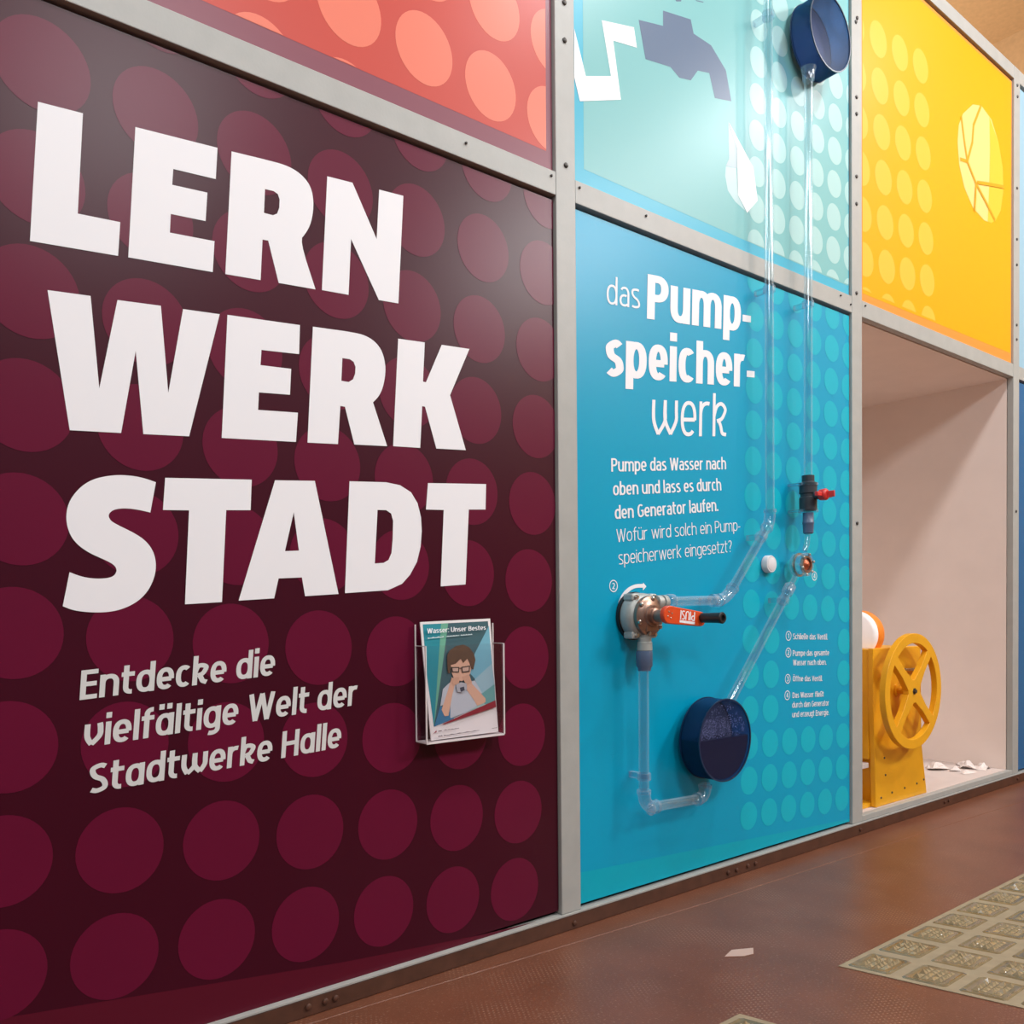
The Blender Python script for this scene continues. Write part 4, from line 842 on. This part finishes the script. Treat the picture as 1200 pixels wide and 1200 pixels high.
obj('hub_bolt', lathe(bmesh.new(), (WC.x, yw0, WC.z), (0, -1, 0), [(0, 0.016), (0.002, 0.016), (0.002, 0.010), (0.009, 0.010)], 6), 'screw', wh)
obj('axle', lathe(bmesh.new(), (WC.x, YM, WC.z), (0, -1, 0), [(0, 0.030), (0.008, 0.030), (0.010, 0.018), (0.056, 0.018)], 24), 'yellow_paint', k, True)
# signal lamp on top
lp = thing('signal_lamp', 'white domed signal lamp with orange rim on the yellow machine', 'lamp', (3.79, 0.165, 0.806))
def dome(x, k, n=40):
    R, cy, cz = 0.112 * k, 0.165, 0.868; z0 = 0.806; a0 = math.asin((z0 - cz) / R)
    return [(x, cy + R * math.cos(a), cz + R * math.sin(a)) for a in [a0 + (math.pi - 2 * a0) * i / n for i in range(n + 1)]]
def loft(loops):
    bm = bmesh.new(); vs = [[bm.verts.new(p) for p in l] for l in loops]; n = len(vs[0])
    for A, B in zip(vs, vs[1:]):
        for i in range(n): bm.faces.new((A[i], A[(i + 1) % n], B[(i + 1) % n], B[i]))
    bm.faces.new(vs[0][::-1]); bm.faces.new(vs[-1]); return bm
obj('orange_rim', loft([dome(3.775, 0.99), dome(3.778, 1.0), dome(3.826, 1.0), dome(3.832, 0.98)]), 'lamp_orange', lp, True)
obj('white_lens', loft([dome(3.7745, 0.985), dome(3.765, 0.975), dome(3.755, 0.93), dome(3.748, 0.84)]), 'lamp_white', lp, True)
# scraps on the niche floor
def scrap(x, y, sx, sy, h, seed, label):
    rr = random.Random(seed); bm = bmesh.new(); n, q = 8, 3; rows = []
    h *= 0.95; ph = [rr.uniform(0.65, 1.2) for _ in range(n)]
    top = [bm.verts.new((x, y, ZN + h))]
    for j in range(1, q + 1):
        r = j / q; ring = []
        for i in range(n):
            a = 2 * math.pi * i / n; rad = r * ph[i]
            z = ZN + 0.0008 + (h * (1 - r) ** 0.8 * rr.uniform(0.25, 1.5) if j < q else (h * rr.uniform(0.2, 0.55) if rr.random() < 0.35 else 0))
            ring.append(bm.verts.new((x + sx * rad * math.cos(a), y + sy * rad * math.sin(a), z)))
        rows.append(ring)
    for i in range(n): bm.faces.new((top[0], rows[0][i], rows[0][(i + 1) % n]))
    for A, B in zip(rows, rows[1:]):
        for i in range(n): bm.faces.new((A[i], B[i], B[(i + 1) % n], A[(i + 1) % n]))
    bm.faces.new(rows[-1][::-1])
    tag(obj('crumpled_scrap', bm, 'scrap'), label, 'scrap', 'white scraps on the niche floor')
scrap(4.86, 0.29, 0.085, 0.06, 0.042, 1, 'rounded white crumpled scrap nearest the yellow machine on the niche floor')
scrap(4.895, 0.208, 0.05, 0.034, 0.024, 2, 'low flat crumpled scrap between the two taller white scraps')
scrap(4.87, 0.125, 0.06, 0.035, 0.016, 3, 'small crumpled scrap lying nearest the sill of the niche')
scrap(5.0, 0.19, 0.055, 0.045, 0.046, 4, 'tall white crumpled scrap in the middle of the row')
scrap(5.055, 0.125, 0.06, 0.045, 0.034, 5, 'white crumpled scrap right of the tall one, by the side wall')
scrap(5.075, 0.235, 0.045, 0.05, 0.028, 6, 'crumpled scrap furthest back, against the niche side wall')

# ================================================================== GLASS BLOCKS IN THE FLOOR
def block_panel(label, org, e1, e2, n1, n2, lead, group):
    """concrete slab with glass blocks; e1, e2 = steps along and away from the wall"""
    org, e1, e2 = Vector(org), Vector(e1), Vector(e2)
    P = lambda a, b, z: org + e1 * a + e2 * b + Vector((0, 0, z))
    g = thing('glass_block_panel', label, 'floor light', tuple(org))
    bm = bmesh.new(); c = [P(0, 0, 0), P(n1, 0, 0), P(n1, n2, 0), P(0, n2, 0)]
    lo = [bm.verts.new((q.x, q.y, 0.0004)) for q in c]; hi = [bm.verts.new((q.x, q.y, 0.0022)) for q in c]
    bm.faces.new(hi); bm.faces.new(lo[::-1])
    for i in range(4): bm.faces.new((lo[i], lo[(i + 1) % 4], hi[(i + 1) % 4], hi[i]))
    obj('mortar_grid', bm, 'concrete', g)
    for i in range(n1):
        for j in range(n2):
            m_ = 0.10; bm = bmesh.new()
            rim = []
            for a, b in ((m_, m_ + 0.05), (m_ + 0.05, m_), (1 - m_ - 0.05, m_), (1 - m_, m_ + 0.05), (1 - m_, 1 - m_ - 0.05), (1 - m_ - 0.05, 1 - m_), (m_ + 0.05, 1 - m_), (m_, 1 - m_ - 0.05)):
                q = P(i + a, j + b, 0); rim.append(q)
            lo = [bm.verts.new((q.x, q.y, 0.0023)) for q in rim]; cen = P(i + 0.5, j + 0.5, 0)
            hi = [bm.verts.new((cen.x + (q.x - cen.x) * 0.9, cen.y + (q.y - cen.y) * 0.9, 0.0050)) for q in rim]
            inn = [bm.verts.new((cen.x + (q.x - cen.x) * 0.80, cen.y + (q.y - cen.y) * 0.80, 0.0034)) for q in rim]
            for A, B in ((lo, hi), (hi, inn)):
                for s_ in range(8): bm.faces.new((A[s_], A[(s_ + 1) % 8], B[(s_ + 1) % 8], B[s_]))
            bm.faces.new(inn)
            blk = obj('glass_block', bm, 'block', g)
            bm = bmesh.new(); rr = random.Random(i * 17 + j)
            for a in range(5):
                for b in range(4):
                    u0, v0 = 0.24 + a * 0.105, 0.26 + b * 0.125; jit = rr.uniform(-0.02, 0.02)
                    cs = [P(i + u0, j + v0, 0.0036), P(i + u0 + 0.095, j + v0, 0.0036), P(i + u0 + 0.095, j + v0 + 0.11, 0.0036), P(i + u0, j + v0 + 0.11, 0.0036)]
                    vs = [bm.verts.new(q) for q in cs]; ap = bm.verts.new(P(i + u0 + 0.05 + jit, j + v0 + 0.055 + jit, rr.uniform(0.0070, 0.0150)))
                    for s_ in range(4): bm.faces.new((vs[s_], vs[(s_ + 1) % 4], ap))
            obj('prism_pattern', bm, 'prism', blk)
block_panel('large glass block floor light set in the red-brown floor, lower right', (2.172, -0.680, 0), (0.166, 0.0, 0), (0.037, -0.133, 0), 9, 5, 0, None)
block_panel('second glass block floor light cut off at the bottom edge', (1.730, -0.676, 0), (-0.166, 0.0, 0), (0.037, -0.133, 0), 3, 3, 0, None)
# pale paper scrap on the floor
bm = bmesh.new()
prism_pts = [(1.985, -0.437), (2.04, -0.420), (2.10, -0.452), (2.065, -0.478), (2.03, -0.470)]
a = [bm.verts.new((x, y, 0.0006)) for x, y in prism_pts]; b = [bm.verts.new((x, y, 0.0016)) for x, y in prism_pts]
bm.faces.new(a); bm.faces.new(b[::-1])
for i in range(5): bm.faces.new((a[i], a[(i + 1) % 5], b[(i + 1) % 5], b[i]))
tag(obj('paper_scrap', bm, 'pale_scrap'), 'small pale flat scrap lying on the red-brown floor', 'scrap')
